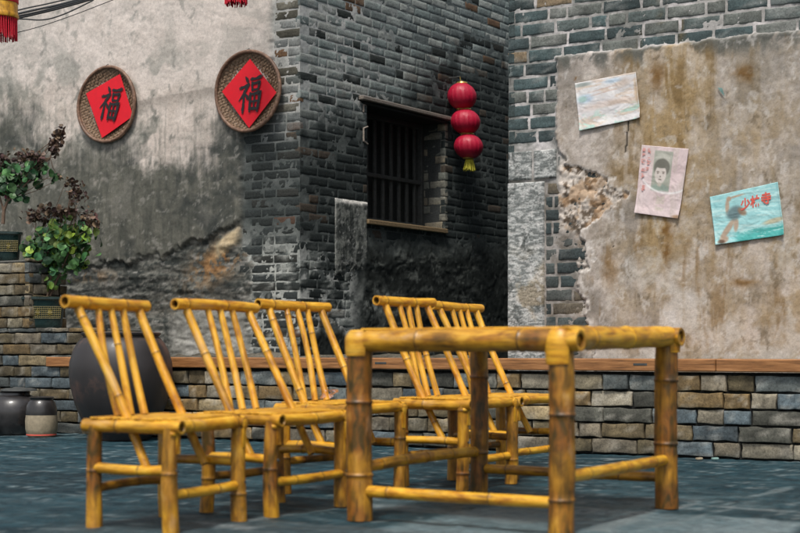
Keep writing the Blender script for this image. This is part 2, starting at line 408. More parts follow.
# ---- right building: brick + broken plaster + stone column
def r_pres(x, y, s, h):
    """distance in photo pixels inside the plastered area (positive) of the right building"""
    w = (N(s, h, .16, seed=41)-.5)*16+(N(s, h, .04, seed=42, oc=3)-.5)*7
    w2 = w*sm(140, 165, y)+ (N(s, h, .05, seed=43, oc=3)-.5)*3
    XL = np.interp(y, [-900, 57, 140, 152, 164, 178, 196, 215, 232, 250, 300, 345, 600], [557, 557, 557, 562, 566, 612, 622, 603, 582, 584, 583, 590, 590])
    XL = XL-26*np.exp(-((y-172)/7.)**2)*0
    YT = 57-(x-557)*.111
    return np.minimum(x-XL-w2, (y-YT)-(N(s, h, .06, seed=44, oc=3)-.5)*3)
def r_rub(x, y):
    return sm(556, 562, x)*sm(150, 170, y)*(1-sm(222, 245, y))
def r_field(s, h, x, y):
    p = r_pres(x, y, s, h); pr = sm(-2, 2, p)
    n1 = N(s, h, .5, seed=1); n2 = N(s, h, .12, seed=2); n3 = N(s, h, .03, seed=3, oc=3); st = N(s, h, .07, .7, seed=4); st2 = N(s, h, .025, .35, seed=5)
    mort = -.0045+.0085*(N(s, h, .05, seed=6)-.5)
    rub = r_rub(x, y)
    mort = mort+rub*(.012+.026*(N(s, h, .05, seed=7)-.5))
    mort = mort+.012*sm(560, 580, x)*sm(225, 240, y)*(N(s, h, .09, seed=8)-.25)
    d = mort*(1-pr)+pr*(.020+.006*(n1-.5)+.004*(n2-.5)+.0015*(n3-.5))
    cm = mix((204, 198, 197), (148, 146, 142), N(s, h, .07, seed=11))
    cm = mix(cm, (96, 98, 94), sm(.55, .85, N(s, h, .3, seed=12))*.6)
    lo = sm(160, 200, y); cm = mix(cm, (112, 106, 98), lo*(.45+.5*sm(.3, .7, n2))*(1-sm(578, 592, x)*.6))
    cr = mix((200, 190, 180), (92, 80, 68), sm(.48, .78, N(s, h, .05, seed=13))); cr = mix(cr, (168, 130, 92), sm(.5, .75, N(s, h, .12, seed=14))*.5)
    cm = mix(cm, cr, np.maximum(rub, .6*sm(570, 590, x)*sm(150, 170, y)))
    # plaster
    c = mix((188, 178, 170), (158, 148, 138), sm(.25, .75, n2))
    c = mix(c, (128, 118, 104), sm(.5, .9, N(s, h, .07, seed=174))*.45); c = mix(c, (206, 198, 190), sm(.6, .95, N(s, h, .05, seed=175))*.4)
    och = np.exp(-((x-668-(y-100)*.0)/36.)**2)*(1-sm(215, 300, y))*.95+np.exp(-((x-770)/40.)**2)*.3*sm(40, 150, y)+sm(640, 660, x)*.32
    och = np.maximum(och, .55*sm(600, 625, x)*sm(130, 180, y)*(1-.5*sm(240, 330, y)))
    och = och*(.25+.55*sm(.2, .8, st)+.55*sm(.25, .8, n2))
    c = mix(c, (156, 134, 100), np.clip(och, 0, 1))
    c = mix(c, (112, 90, 58), np.clip(sm(.50, .95, .5*st+.5*N(s, h, .15, seed=162))*1.6*sm(.3, .7, n1)*(.2+och), 0, .6))
    c = mix(c, (136, 132, 126), sm(705, 760, x)*(1-sm(190, 250, y))*.6*n1)
    c = mix(c, (100, 95, 88), sm(.50, 1.0, N(s, h, .35, .5, seed=15))*.5)
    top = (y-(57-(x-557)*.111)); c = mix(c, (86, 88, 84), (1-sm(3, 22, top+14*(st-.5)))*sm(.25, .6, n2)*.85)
    rs = sm(.55, .9, N(s, h, .08, .5, seed=16))*sm(225, 250, y); c = mix(c, (118, 92, 58), rs*.5)
    c = mix(c, (188, 182, 174), sm(.45, .85, N(s, h, .2, seed=17))*sm(205, 250, y)*.7)
    c = mix(c, (96, 84, 66), sm(.80, 1.0, N(s, h, .07, .09, seed=18))*.5)
    c = mix(c, (205, 200, 196), sm(.72, .95, N(s, h, .06, .08, seed=19))*.5)
    for (ax, ay, rx, ry, k) in ((658, 75, 6, 14, .8), (668, 230, 5, 11, .8), (743, 73, 8, 5, .7), (748, 76, 5, 9, .6), (668, 255, 5, 11, .9), (612, 272, 8, 16, .5), (745, 282, 12, 4, .8), (760, 200, 6, 3, .5), (578, 77, 1.6, 1.6, 1)):
        c = mix(c, (104, 72, 34), k*np.exp(-((x-ax+6*(n3-.5))/rx)**2-((y-ay+6*(n2-.5))/ry)**2))
    crk = np.abs(x-(629.5-(y-122)*.12+3*(n2-.5)))*(1+100*((y < 122) | (y > 152))); c = mix(c, (40, 38, 34), 1-sm(.5, 1.1, crk)); d = d-.008*(1-sm(.4, 1.0, crk))
    edge = np.exp(-((p-1.5)/3.)**2)*sm(140, 160, y)*sm(.2, .6, n2); c = mix(c, (214, 208, 202), edge*.85)
    # the oblique seam where lower, later render begins
    col = mix(cm, c, pr)
    return d, col
def r_brick(s, h, x, y, rr):
    q = rr.random()
    b = ((88, 104, 105), (104, 114, 112), (80, 94, 95), (116, 120, 115), (72, 83, 84))[int(q*5)]
    if q*5 % 1 < .09: b = (150, 132, 108)
    n = N(s, h, .06, seed=21, oc=3); c = mix(np.array(b, float)*1.04, np.array(b, float)*.72, n)
    c = mix(c, (150, 150, 146), sm(.6, .8, N(s, h, .1, seed=22))*.5)
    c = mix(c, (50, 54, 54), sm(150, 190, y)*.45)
    c = mix(c, (120, 95, 60), sm(.6, .8, N(s, h, .07, .6, seed=23))*.45*sm(620, 660, x)*(x < 690))
    return c
sR0 = FRt.hit(508.5, 300)[0]; sR1 = 1.6
def build_right():
    t = thing('brick_building', FRt.v((sR0+sR1)/2, 0, -.2), 'teal-grey brick building at right whose peeling tan plaster carries three pasted posters', 'building')
    fa = sR0; fb = FRt.hit(960, 300)[0]
    S = span(fa, fb, .0095, fa, sR1); H = span(.4, 3.1, .0095, 0, 4.6)
    A = field_mesh(FRt, S, H, r_field)
    colR = FRt.hit(546, 300)[0]; hb = FRt.hit(525, 181)[1]; ht = FRt.hit(525, 150)[1]; s5 = FRt.hit(558, 160)[0]
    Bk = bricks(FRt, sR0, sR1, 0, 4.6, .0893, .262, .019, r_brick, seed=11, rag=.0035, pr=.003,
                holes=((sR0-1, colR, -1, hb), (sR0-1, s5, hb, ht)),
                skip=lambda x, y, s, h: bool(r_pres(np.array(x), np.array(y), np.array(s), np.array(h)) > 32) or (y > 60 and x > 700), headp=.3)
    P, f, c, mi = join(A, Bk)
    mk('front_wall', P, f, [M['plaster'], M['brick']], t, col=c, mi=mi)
    # alley side and back, plain brick
    fs = Fr(FRt.w(np.array(sR0), 0), (-NN[0], -NN[1], 0), (-U[0], -U[1], 0))
    def sf(s, h, x, y): return -.012+.006*(N(s, h, .1)-.5), mix((120, 124, 122), (70, 76, 76), N(s, h, .3, seed=5))
    A = field_mesh(fs, span(0, 1.2, .06, 0, 6), span(0, 4.6, .06, 0, 4.6), sf)
    Bk = bricks(fs, .0, 6, 0, 4.6, .0893, .262, .016, lambda s, h, x, y, rr: mix((78, 90, 90), (52, 60, 60), N(s, h, .1, seed=rr.randint(0, 99))), seed=3)
    P, f, c, mi = join(A, Bk); mk('side_wall', P, f, [M['plaster'], M['brick']], t, col=c, mi=mi)
    m = MB(); o = FRt.v(sR0+.06, 0, -.06); m.box(o, Vector(U)*(sR1-sR0-.06), Vector(NN)*-5.8, (0, 0, 4.6), bev=.01, col=(.06, .07, .07)); m.build('core_wall', M['stone'], t, col=True, smooth=False)
    # dressed stone corner: fine horizontal tooling
    def sblock(a, b, h0, h1, seed, dd=.022):
        S_ = np.linspace(a, b, max(4, int((b-a)/.006))); H_ = np.linspace(h0, h1, max(4, int((h1-h0)/.006)))
        s, h = np.meshgrid(S_, H_); P0 = FRt.w(s, h); x, y = proj(P0)
        e = np.minimum(np.minimum(s-a, b-s), np.minimum(h-h0, h1-h)); er = .006*(N(s, h, .05, seed=seed)-.3)
        d = dd-.012*(1-sm(0, .014, e+er*.6))+.004*(N(s, h, .1, seed=seed+1)-.5)+.0035*(N(s, h, .035, .011, oc=3, seed=seed+2)-.5)
        edge = (e <= 1e-6); d = np.where(edge, -.05, d)
        c_ = mix((186, 187, 184), (118, 122, 120), sm(.2, .8, N(s, h, .035, .011, oc=3, seed=seed+2))); c_ = mix(c_, (70, 74, 72), sm(.6, .85, N(s, h, .09, seed=seed+3))*.7)
        c_ = mix(c_, (150, 132, 104), sm(.55, .8, N(s, h, .25, seed=seed+4))*.55*sm(240, 275, y)); c_ = mix(c_, (205, 203, 200), sm(.66, .8, N(s, h, .05, seed=seed+5))*.6)
        n0, n1 = len(S_), len(H_); i = (np.arange(n0-1)[None, :]+np.arange(n1-1)[:, None]*n0).reshape(-1)
        return FRt.w(s, h, d).reshape(-1, 3), np.stack([i, i+1, i+n0+1, i+n0], -1), lin(c_).reshape(-1, 3)
    v, f, c = sblock(sR0-.004, colR-.008, 0, hb-.006, 61); mk('stone_pillar', v, f, M['stone'], t, col=c)
    sm_ = FRt.hit(533, 160)[0]
    for (a, b, sd) in ((sR0-.003, sm_-.004, 71), (sm_+.004, s5-.006, 81)):
        v, f, c = sblock(a, b, hb+.003, ht-.004, sd, .012); mk('stone_block', v, f, M['stone'], t, col=c)
build_right()

# ---- left building
def l_pres(x, y, s, h):
    w = (N(s, h, .2, seed=51)-.5)*10+(N(s, h, .04, seed=52, oc=3)-.5)*5
    XR = np.interp(y, [-900, 108, 124, 134, 240, 262, 900], [272.5, 272.5, 258, 243.5, 243, 246, 246])
    YB = np.interp(x, [-200, 0, 20, 60, 100, 135, 158, 164, 185, 215, 240, 262, 300], [276, 274, 270, 266, 268, 262, 252, 262, 246, 236, 222, 214, 205])
    return np.minimum(XR-x+(N(s, h, .05, seed=53, oc=2)-.5)*2.0, YB-y+w)
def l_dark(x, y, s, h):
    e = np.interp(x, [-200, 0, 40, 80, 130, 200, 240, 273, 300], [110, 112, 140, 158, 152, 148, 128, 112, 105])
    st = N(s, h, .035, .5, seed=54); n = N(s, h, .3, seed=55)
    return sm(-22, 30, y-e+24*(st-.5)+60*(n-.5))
def l_field(s, h, x, y):
    p = l_pres(x, y, s, h); pr = sm(-2, 2, p); dk = l_dark(x, y, s, h)
    n1 = N(s, h, .5, seed=56); n2 = N(s, h, .12, seed=57); n3 = N(s, h, .03, seed=58, oc=3); st = N(s, h, .03, .4, seed=59); hf = N(s, h, .035, .025, seed=60)
    inq = sm(-2, 2, x-np.interp(y, [-900, 108, 124, 134, 245, 262, 900], [270, 270, 256, 242, 242, 252, 246])+8*(N(s, h, .06, seed=190)-.5)*sm(240, 260, y))
    mort = -.0020+.007*(N(s, h, .05, seed=61)-.5)
    rub = (1-inq)*(.010+.007*(hf-.5)+.030*(N(s, h, .35, .10, seed=62)-.5))
    lump = np.exp(-((x-228)/13.)**4-((y-243+(x-228)*.75)/8.)**4)
    blob = sm(165, 178, x)*(1-sm(240, 262, x))*sm(306, 318, y-10*(n2-.5)-.0*x)
    rub = rub+.02*lump*(1-inq)+.03*blob
    d = (mort*inq+rub*(1-inq))*(1-pr)+pr*(.040+.010*(n1-.5)+.005*(n2-.5)+.0015*(n3-.5))
    c = mix((218, 206, 197), (190, 178, 168), n2)
    c = mix(c, (150, 146, 138), sm(.5, .8, N(s, h, .35, seed=63))*.6)
    g = sm(.50, .92, N(s, h, .22, .26, seed=64))*(1-sm(150, 230, x))*(.35+.65*sm(10, 60, y)); c = mix(c, (112, 114, 106), g*.65)
    c = mix(c, (96, 98, 92), sm(.70, .95, N(s, h, .10, .12, seed=65))*.6*(1-sm(190, 250, x))); c = mix(c, (214, 206, 200), sm(-2, 1, 108-y-.12*(x-130)*-1+3*(n2-.5))*(1-sm(60, 92, y))*0+.35*(1-sm(70, 100, y)))
    rep = (y-(103-(x-130)*.16)); c = mix(c, (140, 132, 124), (1-sm(1, 16, rep+6*(n2-.5)))*sm(-1, .5, rep+3*(n2-.5))*sm(118, 132, x)*.55)
    g2 = sm(.5, .75, st)*sm(80, 130, y)*.5; c = mix(c, (140, 136, 128), g2)
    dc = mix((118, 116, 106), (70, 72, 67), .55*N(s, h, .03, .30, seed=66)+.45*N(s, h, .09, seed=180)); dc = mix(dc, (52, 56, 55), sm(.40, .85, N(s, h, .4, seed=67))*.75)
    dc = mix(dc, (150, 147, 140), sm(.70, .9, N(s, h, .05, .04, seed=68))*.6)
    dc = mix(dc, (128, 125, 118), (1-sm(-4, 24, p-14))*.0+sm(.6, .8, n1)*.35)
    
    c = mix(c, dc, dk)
    # bare rubble under the broken plaster
    rc = mix((118, 117, 110), (58, 62, 60), sm(.25, .75, .5*hf+.5*N(s, h, .25, .07, seed=160))); rc = mix(rc, (156, 153, 147), sm(.56, .9, N(s, h, .12, .035, seed=69))*.8); rc = mix(rc, (32, 35, 34), sm(.55, .85, N(s, h, .3, .06, seed=161))*.55+.25*np.exp(-((y-285)/12.)**2)*hf)
    rc = mix(rc, (92, 90, 84), sm(.5, .7, n1)*.4)
    og = 1.1*np.exp(-((x-218)/26.)**2-((y-262+(x-218)*.5)/17.)**2)+.55*np.exp(-((x-190)/22.)**2-((y-306)/8.)**2)+.5*np.exp(-((x-92)/22.)**2-((y-276)/6.)**2)
    rc = mix(rc, mix((182, 136, 88), (112, 78, 48), N(s, h, .05, seed=163)), np.clip(og*sm(.36, .60, N(s, h, .06, seed=70)), 0, 1)*.9)
    rc = mix(rc, (196, 176, 142), np.clip(lump*1.2, 0, 1)*(.7+.3*n3)); rc = mix(rc, mix((168, 166, 160), (104, 104, 98), N(s, h, .1, seed=71)), blob*.9)
    mc = mix((190, 188, 184), (150, 152, 148), n2)
    dq = sm(100, 150, y+30*(n1-.5)); mc = mix(mc, mix((54, 60, 59), (92, 96, 94), N(s, h, .15, seed=171)), dq*.95); wl = sm(215, 260, y)*sm(.2, .5, n2); mc = mix(mc, (180, 182, 176), wl*(.55+.45*N(s, h, .06, seed=181)))
    rc = mix(rc, mc, inq)
    col = mix(rc, c, pr)
    # blue mould left where the plaster meets the quoin
    return d, col
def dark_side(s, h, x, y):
    """soot plus painted-in shade on the alley wall"""
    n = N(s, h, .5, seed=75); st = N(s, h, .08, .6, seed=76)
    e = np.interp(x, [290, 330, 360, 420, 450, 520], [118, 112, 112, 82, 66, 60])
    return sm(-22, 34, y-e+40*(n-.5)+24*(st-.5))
def lq_brick(s, h, x, y, rr):
    q = rr.random(); b = ((136, 140, 138), (110, 115, 112), (150, 153, 150), (122, 119, 108), (92, 90, 80))[int(q*5)]
    if q*5 % 1 < .10: b = (128, 100, 76)
    c = mix(np.array(b, float), np.array(b, float)*.72, N(s, h, .07, seed=77))
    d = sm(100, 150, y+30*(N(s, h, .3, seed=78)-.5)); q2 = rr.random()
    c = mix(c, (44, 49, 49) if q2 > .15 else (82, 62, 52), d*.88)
    c = mix(c, (176, 178, 172), sm(.52, .8, N(s, h, .10, seed=79))*.75*sm(225, 260, y))
    return c
def al_brick(s, h, x, y, rr):
    q = rr.random(); b = ((150, 160, 157), (134, 146, 144), (158, 166, 162), (122, 132, 131), (166, 172, 167))[int(q*5)]
    if q*5 % 1 < .10: b = (58, 64, 62)
    if .10 < q*5 % 1 < .14: b = (120, 96, 76)
    c = mix(np.array(b, float)*1.02, np.array(b, float)*.78, N(s, h, .07, seed=80))
    c = mix(c, (150, 152, 148), (1-sm(330, 400, x))*sm(.5, .75, N(s, h, .09, seed=81))*.6)
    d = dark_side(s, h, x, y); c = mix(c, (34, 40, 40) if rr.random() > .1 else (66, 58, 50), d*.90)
    c = mix(c, (176, 180, 175), sm(.48, .8, N(s, h, .10, seed=82))*.8*sm(235, 270, y)*(1-sm(345, 375, x)))
    return c
def al_field(s, h, x, y):
    n2 = N(s, h, .12, seed=83); hf = N(s, h, .04, seed=84)
    low = sm(232, 262, y+20*(n2-.5))*sm(345, 372, x)+sm(325, 340, y+10*(n2-.5))
    low = np.clip(low, 0, 1)
    d = (-.0020+.0055*(N(s, h, .05, seed=85)-.5))*(1-low)+low*(.008+.006*(hf-.5)+.022*(N(s, h, .35, .25, seed=89)-.5))
    c = mix((202, 202, 198), (160, 164, 162), n2); c = mix(c, (84, 94, 94), sm(360, 430, x)*.85)
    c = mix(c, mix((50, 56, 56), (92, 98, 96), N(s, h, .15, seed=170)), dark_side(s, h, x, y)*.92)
    c = mix(c, (196, 198, 194), sm(.30, .6, N(s, h, .09, seed=86))*sm(225, 265, y)*(1-sm(345, 375, x))*.9)
    lc = mix((28, 32, 31), (50, 54, 52), hf); lc = mix(lc, (130, 134, 130), sm(.74, 1.0, N(s, h, .05, .10, seed=87))*.55)
    lc = mix(lc, (150, 154, 149), sm(.35, .75, N(s, h, .08, seed=88))*np.exp(-((x-368)/24.)**2-((y-303)/20.)**2)); lc = mix(lc, (120, 124, 119), sm(.6, .9, N(s, h, .2, .05, seed=172))*sm(350, 380, x)*(1-sm(470, 490, x))*.6*sm(235, 250, y))
    return d, mix(c, lc, low)
def build_left():
    t = thing('brick_building', FL.v(kx-2, 0, -.3), 'corner building at left with mouldy whitewashed plaster and a sooty brick alley side', 'building')
    fa = FL.hit(-25, 300)[0]
    S = span(fa, kx, .0115, fa-1.5, kx, .1); H = span(.3, 3.75, .0115, 0, 5.2)
    A = field_mesh(FL, S, H, l_field)
    q0 = FL.hit(240, 300)[0]
    Bk = bricks(FL, q0, kx, 0, 5.2, .0762, .24, .014, lq_brick, seed=21, rag=.003, pr=.002, corner=True, headp=.3,
                skip=lambda x, y, s, h: bool(l_pres(np.array(x), np.array(y), np.array(s), np.array(h)) > 14))
    P, f, c, mi = join(A, Bk); mk('front_wall', P, f, [M['plaster'], M['brick']], t, col=c, mi=mi)
    # alley side with the window hole
    wl, wt = FA.hit(367, 104); wl2, wb = FA.hit(367, 219); wr, _ = FA.hit(445, 200)
    hole = (wl, wr, wb, wt)
    S = span(0, 3.7, .0135, 0, 7.5); S = np.unique(np.concatenate([S, [wl, wr]])); H = np.unique(np.concatenate([span(.3, 4.1, .0135, 0, 5.2), [wb, wt]]))
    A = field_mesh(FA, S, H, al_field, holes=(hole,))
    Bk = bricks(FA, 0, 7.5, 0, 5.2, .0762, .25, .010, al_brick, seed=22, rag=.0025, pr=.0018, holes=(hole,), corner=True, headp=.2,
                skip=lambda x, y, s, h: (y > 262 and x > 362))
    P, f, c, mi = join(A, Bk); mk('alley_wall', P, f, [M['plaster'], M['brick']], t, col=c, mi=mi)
    # core behind (four slabs around the window recess)
    m = MB(); dpt = .36; U_ = Vector(FA.u.tolist()); N_ = Vector(FA.n.tolist())
    back = FL.v(kx, 0, 0)
    ang = Vector(NN)
    col = (.05, .055, .055)
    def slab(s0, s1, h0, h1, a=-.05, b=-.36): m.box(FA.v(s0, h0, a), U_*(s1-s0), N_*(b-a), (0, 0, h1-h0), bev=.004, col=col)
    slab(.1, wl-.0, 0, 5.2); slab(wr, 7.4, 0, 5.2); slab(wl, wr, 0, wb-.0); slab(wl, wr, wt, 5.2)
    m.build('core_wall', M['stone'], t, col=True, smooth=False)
    m = MB(); m.box(FL.v(fa-1.4, 0, -.06), Vector(U)*(kx-fa+1.2), Vector(NN)*-.3, (0, 0, 5.15), bev=.01, col=col)
    m.build('core_wall', M['stone'], t, col=True, smooth=False)
    # window
    w = MB(); z = 0
    fr0 = dict(col=(1, 1, 1))
    def wbox(mb, s0, s1, h0, h1, d0, d1, bev=.004, c=(1, 1, 1)): mb.box(FA.v(s0, h0, d0), U_*(s1-s0), N_*(d1-d0), (0, 0, h1-h0), bev=bev, col=c)
    D0 = -.27
    wbox(w, wl-.0, wl+.045, wb, wt, D0-.03, D0+.04); wbox(w, wr-.045, wr, wb, wt, D0-.03, D0+.04)
    wbox(w, wl+.045, wr-.045, wt-.05, wt, D0-.03, D0+.04); wbox(w, wl+.045, wr-.045, wb, wb+.05, D0-.03, D0+.04)
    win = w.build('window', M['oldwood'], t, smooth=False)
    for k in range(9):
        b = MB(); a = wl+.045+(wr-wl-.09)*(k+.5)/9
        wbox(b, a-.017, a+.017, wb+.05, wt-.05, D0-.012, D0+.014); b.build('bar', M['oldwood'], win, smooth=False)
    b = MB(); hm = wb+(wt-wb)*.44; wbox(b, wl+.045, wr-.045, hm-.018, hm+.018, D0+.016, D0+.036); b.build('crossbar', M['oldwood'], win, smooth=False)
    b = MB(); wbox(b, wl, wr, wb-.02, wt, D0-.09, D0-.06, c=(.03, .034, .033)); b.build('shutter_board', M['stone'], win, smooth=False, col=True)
    # brick reveal on the far jamb
    fj = Fr(FA.w(np.array(wr), 0, 0), (-FA.n).tolist(), (-FA.u).tolist())
    def jf(s, h, x, y): return -.006+.004*(N(s, h, .05)-.5), mix((150, 150, 144), (110, 114, 110), N(s, h, .1))
    A = field_mesh(fj, np.linspace(0, .33, 20), np.linspace(wb, wt, 60), jf)
    Bk = bricks(fj, .0, .33, wb, wt, .0762, .2, .010, lambda s, h, x, y, rr: mix(((150, 146, 132), (120, 124, 116), (160, 146, 122))[rr.randint(0, 2)], (84, 86, 82), N(s, h, .08, seed=9)), seed=9, rag=.003, pr=.003)
    P, f, c, mi = join(A, Bk); mk('window_reveal', P, f, [M['plaster'], M['brick']], t, col=c, mi=mi)
    b = MB(); wbox(b, wl-.12, wr+.06, wt+.02, wt+.055, -.02, .045, bev=.006, c=lin((128, 120, 112)).tolist()); wbox(b, wl-.05, wr+.01, wt-.012, wt+.017, -.32, .02, bev=.006, c=lin((42, 44, 42)).tolist())
    b.build('lintel', M['stone'], t, smooth=False, col=True)
    b = MB(); wbox(b, wl-.02, wr+.0, wb-.045, wb-.003, -.33, .035, bev=.006, c=lin((128, 110, 84)).tolist()); b.build('window_sill', M['stone'], t, smooth=False, col=True)
    for (ya, yb) in ((103, 112), (126, 141)):
        bd = MB(); s_, ha = FA.hit(363, ya); s2_, hb_ = FA.hit(363, yb); s3_, _ = FA.hit(367, ya)
        bd.tube([FA.v(s3_, ha, .006), FA.v(s_, ha-.02, .006), FA.v(s2_, hb_, .006), FA.v(s3_-.0, hb_-.02, .006)] if ya > 110 else [FA.v(s3_, ha, .006), FA.v(s_, ha-.02, .006), FA.v(s2_, hb_, .006)], .008, 8, col=lin((150, 140, 130)).tolist()); bd.build('mortar_bead', M['stone'], t, col=True)

    # rough slab leaning in the wall beside the window
    a0 = FA.hit(334.5, 250)[0]; a1 = FA.hit(367.5, 250)[0]; h1 = FA.hit(350, 199)[1]
    S_ = np.linspace(a0, a1, 60); H_ = np.linspace(.3, h1, 160)
    s, h = np.meshgrid(S_, H_); x, y = proj(FA.w(s, h))
    e = np.minimum(np.minimum(s-a0, a1-s), h1-h)
    d = .014-.012*(1-sm(0, .04, e+.018*(N(s, h, .06, seed=91)-.4)))+.010*(N(s, h, .08, seed=92)-.5); d = d-.045*sm(258, 292, y+26*(N(s, h, .12, seed=173)-.5)); d = np.where(e < 1e-6, -.03, d)
    hm_ = sm(.9, 1.35, h)
    cc = mix((66, 70, 68), (122, 125, 120), sm(.3, .8, N(s, h, .04, .12, seed=93))); cc = mix(cc, (215, 212, 206), (1-sm(.025, .06, (h1-h)+.02*(N(s, h, .06, seed=94)-.5)))*.95)
    cc = mix(cc, (170, 170, 166), (1-sm(0, .02, (s-a0)+.012*(N(s, h, .1, seed=95)-.3)))*.8*hm_); cc = mix(cc, (150, 152, 148), sm(.7, .76, N(s, h, .04, seed=96))*.8)
    n0, n1 = 60, 160; i = (np.arange(n0-1)[None, :]+np.arange(n1-1)[:, None]*n0).reshape(-1)
    mk('stone_slab', FA.w(s, h, d).reshape(-1, 3), np.stack([i, i+1, i+n0+1, i+n0], -1), M['stone'], t, col=lin(cc).reshape(-1, 3))
build_left()
# unseen wall added across the alley's far end to keep the alley dark
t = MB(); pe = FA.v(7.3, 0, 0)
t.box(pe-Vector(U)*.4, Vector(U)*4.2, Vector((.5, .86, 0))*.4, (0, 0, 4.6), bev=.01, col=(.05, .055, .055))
tag(t.build('alley_end_wall', M['stone'], smooth=False, col=True), 'unseen dark wall added across the far end of the alley to darken it', 'wall')

# ---- low bench wall, planks, brick pier
BP = [(184, 164, 126), (150, 140, 116), (126, 134, 132), (164, 152, 130), (108, 108, 98), (172, 144, 100), (140, 124, 94), (112, 126, 132), (182, 172, 150), (122, 110, 84)]
def bench_brick(s, h, x, y, rr):
    b = np.array(BP[rr.randrange(len(BP))], float)*rr.uniform(.72, 1.0); n = N(s, h, .05, seed=rr.randint(0, 500), oc=4)
    c = mix(b*1.08, b*.62, n); c = mix(c, (190, 184, 172), sm(.62, .85, N(s, h, .06, seed=rr.randint(0, 500)))*.5)
    c = mix(c, (50, 54, 52), (1-sm(.02, .10, h))*.5*N(s, h, .1))
    return c
def bench_field(s, h, x, y): return -.030+.012*(N(s, h, .05, seed=5)-.5), mix((30, 32, 32), (56, 56, 54), N(s, h, .08, seed=6))
bs0 = FB.hit(48, 360)[0]; bs1 = 1.9
bw = thing('bench_wall', FB.v((bs0+bs1)/2, 0, -.15), 'low dry-laid brick bench wall topped with a brown plank, running along the right building', 'bench')
A = field_mesh(FB, span(bs0, .5, .03, bs0-.2, bs1), np.linspace(0, .515, 24), bench_field)
Bk = bricks(FB, FB.hit(96, 360)[0], bs1, .012, .512, .1, .33, .013, bench_brick, seed=31, rag=.0055, pr=.012, lens=(.92, .5), headp=.45)
P, f, c, mi = join(A, Bk); mk('brick_wall', P, f, [M['soil'], M['bench_brick']], bw, col=c, mi=mi)
m = MB(); m.box(FB.v(bs0, .0, -.06), Vector(U)*(bs1-bs0), Vector(NN)*-.29, (0, 0, .512), bev=.01, col=(.04, .04, .04)); m.build('core_wall', M['stone'], bw, col=True, smooth=False)
cuts = [bs0, FB.hit(250, 360)[0], FB.hit(480, 360)[0], FB.hit(717, 360)[0], .1, bs1]
for k in range(len(cuts)-1):
    a, b = cuts[k], cuts[k+1]
    m = MB(); m.box(FB.v(a+.002, .520, .030), Vector(U)*(b-a-.004), Vector(NN)*-.33, (0, 0, .076), bev=.006); m.build('plank', M['wood'], bw, smooth=False)
# short dark slots in the plank's front edge
for xx in (642, 383):
    s_, h_ = FB.hit(xx, 367); m = MB(); m.box(FB.v(s_-.045, .555, .0285), Vector(U)*.09, Vector(NN)*.0035, (0, 0, .014), bev=.001, col=(.01, .01, .01)); m.build('slot', M['oldwood'], bw, smooth=False)
# earth between bench and walls
m = MB(); gx = np.linspace(bs0-1.5, kx+1.6, 90); gy = np.linspace(-.29, -1.32, 26); s, d = np.meshgrid(gx, gy)
z = .53+.06*N(s, d, .2, seed=3)+.05*sm(-.8, -1.3, d)
P = FB.w(s, z, d); n0, n1 = 90, 26; i = (np.arange(n0-1)[None, :]+np.arange(n1-1)[:, None]*n0).reshape(-1)
o = mk('earth_bed', P.reshape(-1, 3), np.stack([i, i+1, i+n0+1, i+n0], -1), M['soil'], col=lin(mix((70, 66, 58), (120, 116, 106), N(s, d, .12, seed=4))).reshape(-1, 3))
tag(o, kind='structure')
# pier
FP = street(8.64)
pa = FP.hit(-70, 300)[0]; pb = FP.hit(104, 340)[0]; pc = FP.hit(29, 280)[0]
pw = thing('brick_pier', FP.v((pa+pb)/2, 0, -.2), 'stepped pier of weathered bricks at the far left, carrying the two potted plants', 'wall')
def pier_brick(s, h, x, y, rr):
    c = bench_brick(s, h, x, y, rr)*.88; return c
def box_bricks(nm, s0, s1, h0, h1, dep, seed, par):
    A = field_mesh(FP, np.linspace(s0, s1, 50), np.linspace(h0, h1-.02, 30), bench_field)
    Bk = bricks(FP, s0, s1, h0+.004, h1, .089, .3, .012, pier_brick, seed=seed, rag=.005, pr=.006, lens=(1, .6), headp=.4)
    fs = Fr(FP.w(np.array(s1), 0), (-FP.n).tolist(), FP.u.tolist())
    B2 = bricks(fs, 0, dep, h0+.004, h1, .089, .3, .012, pier_brick, seed=seed+1, rag=.005, pr=.004, lens=(1, .6), headp=.4)
    B2 = (B2[0], B2[1], B2[2])
    P, f, c, mi = join(A, Bk, B2); mk(nm, P, f, [M['soil'], M['bench_brick'], M['bench_brick']], par, col=c, mi=mi)
    m = MB(); m.box(FP.v(s0+.03, h0, -.04), Vector(U)*(s1-s0-.07), Vector(NN)*-(dep-.06), (0, 0, h1-h0-.006), bev=.01, col=(.10, .10, .09)); m.build('core_wall', M['stone'], par, col=True, smooth=False)
box_bricks('lower_step', pa, pb, 0, .822, .5, 41, pw)
box_bricks('upper_step', pa, pc, .824, 1.375, .42, 43, pw)

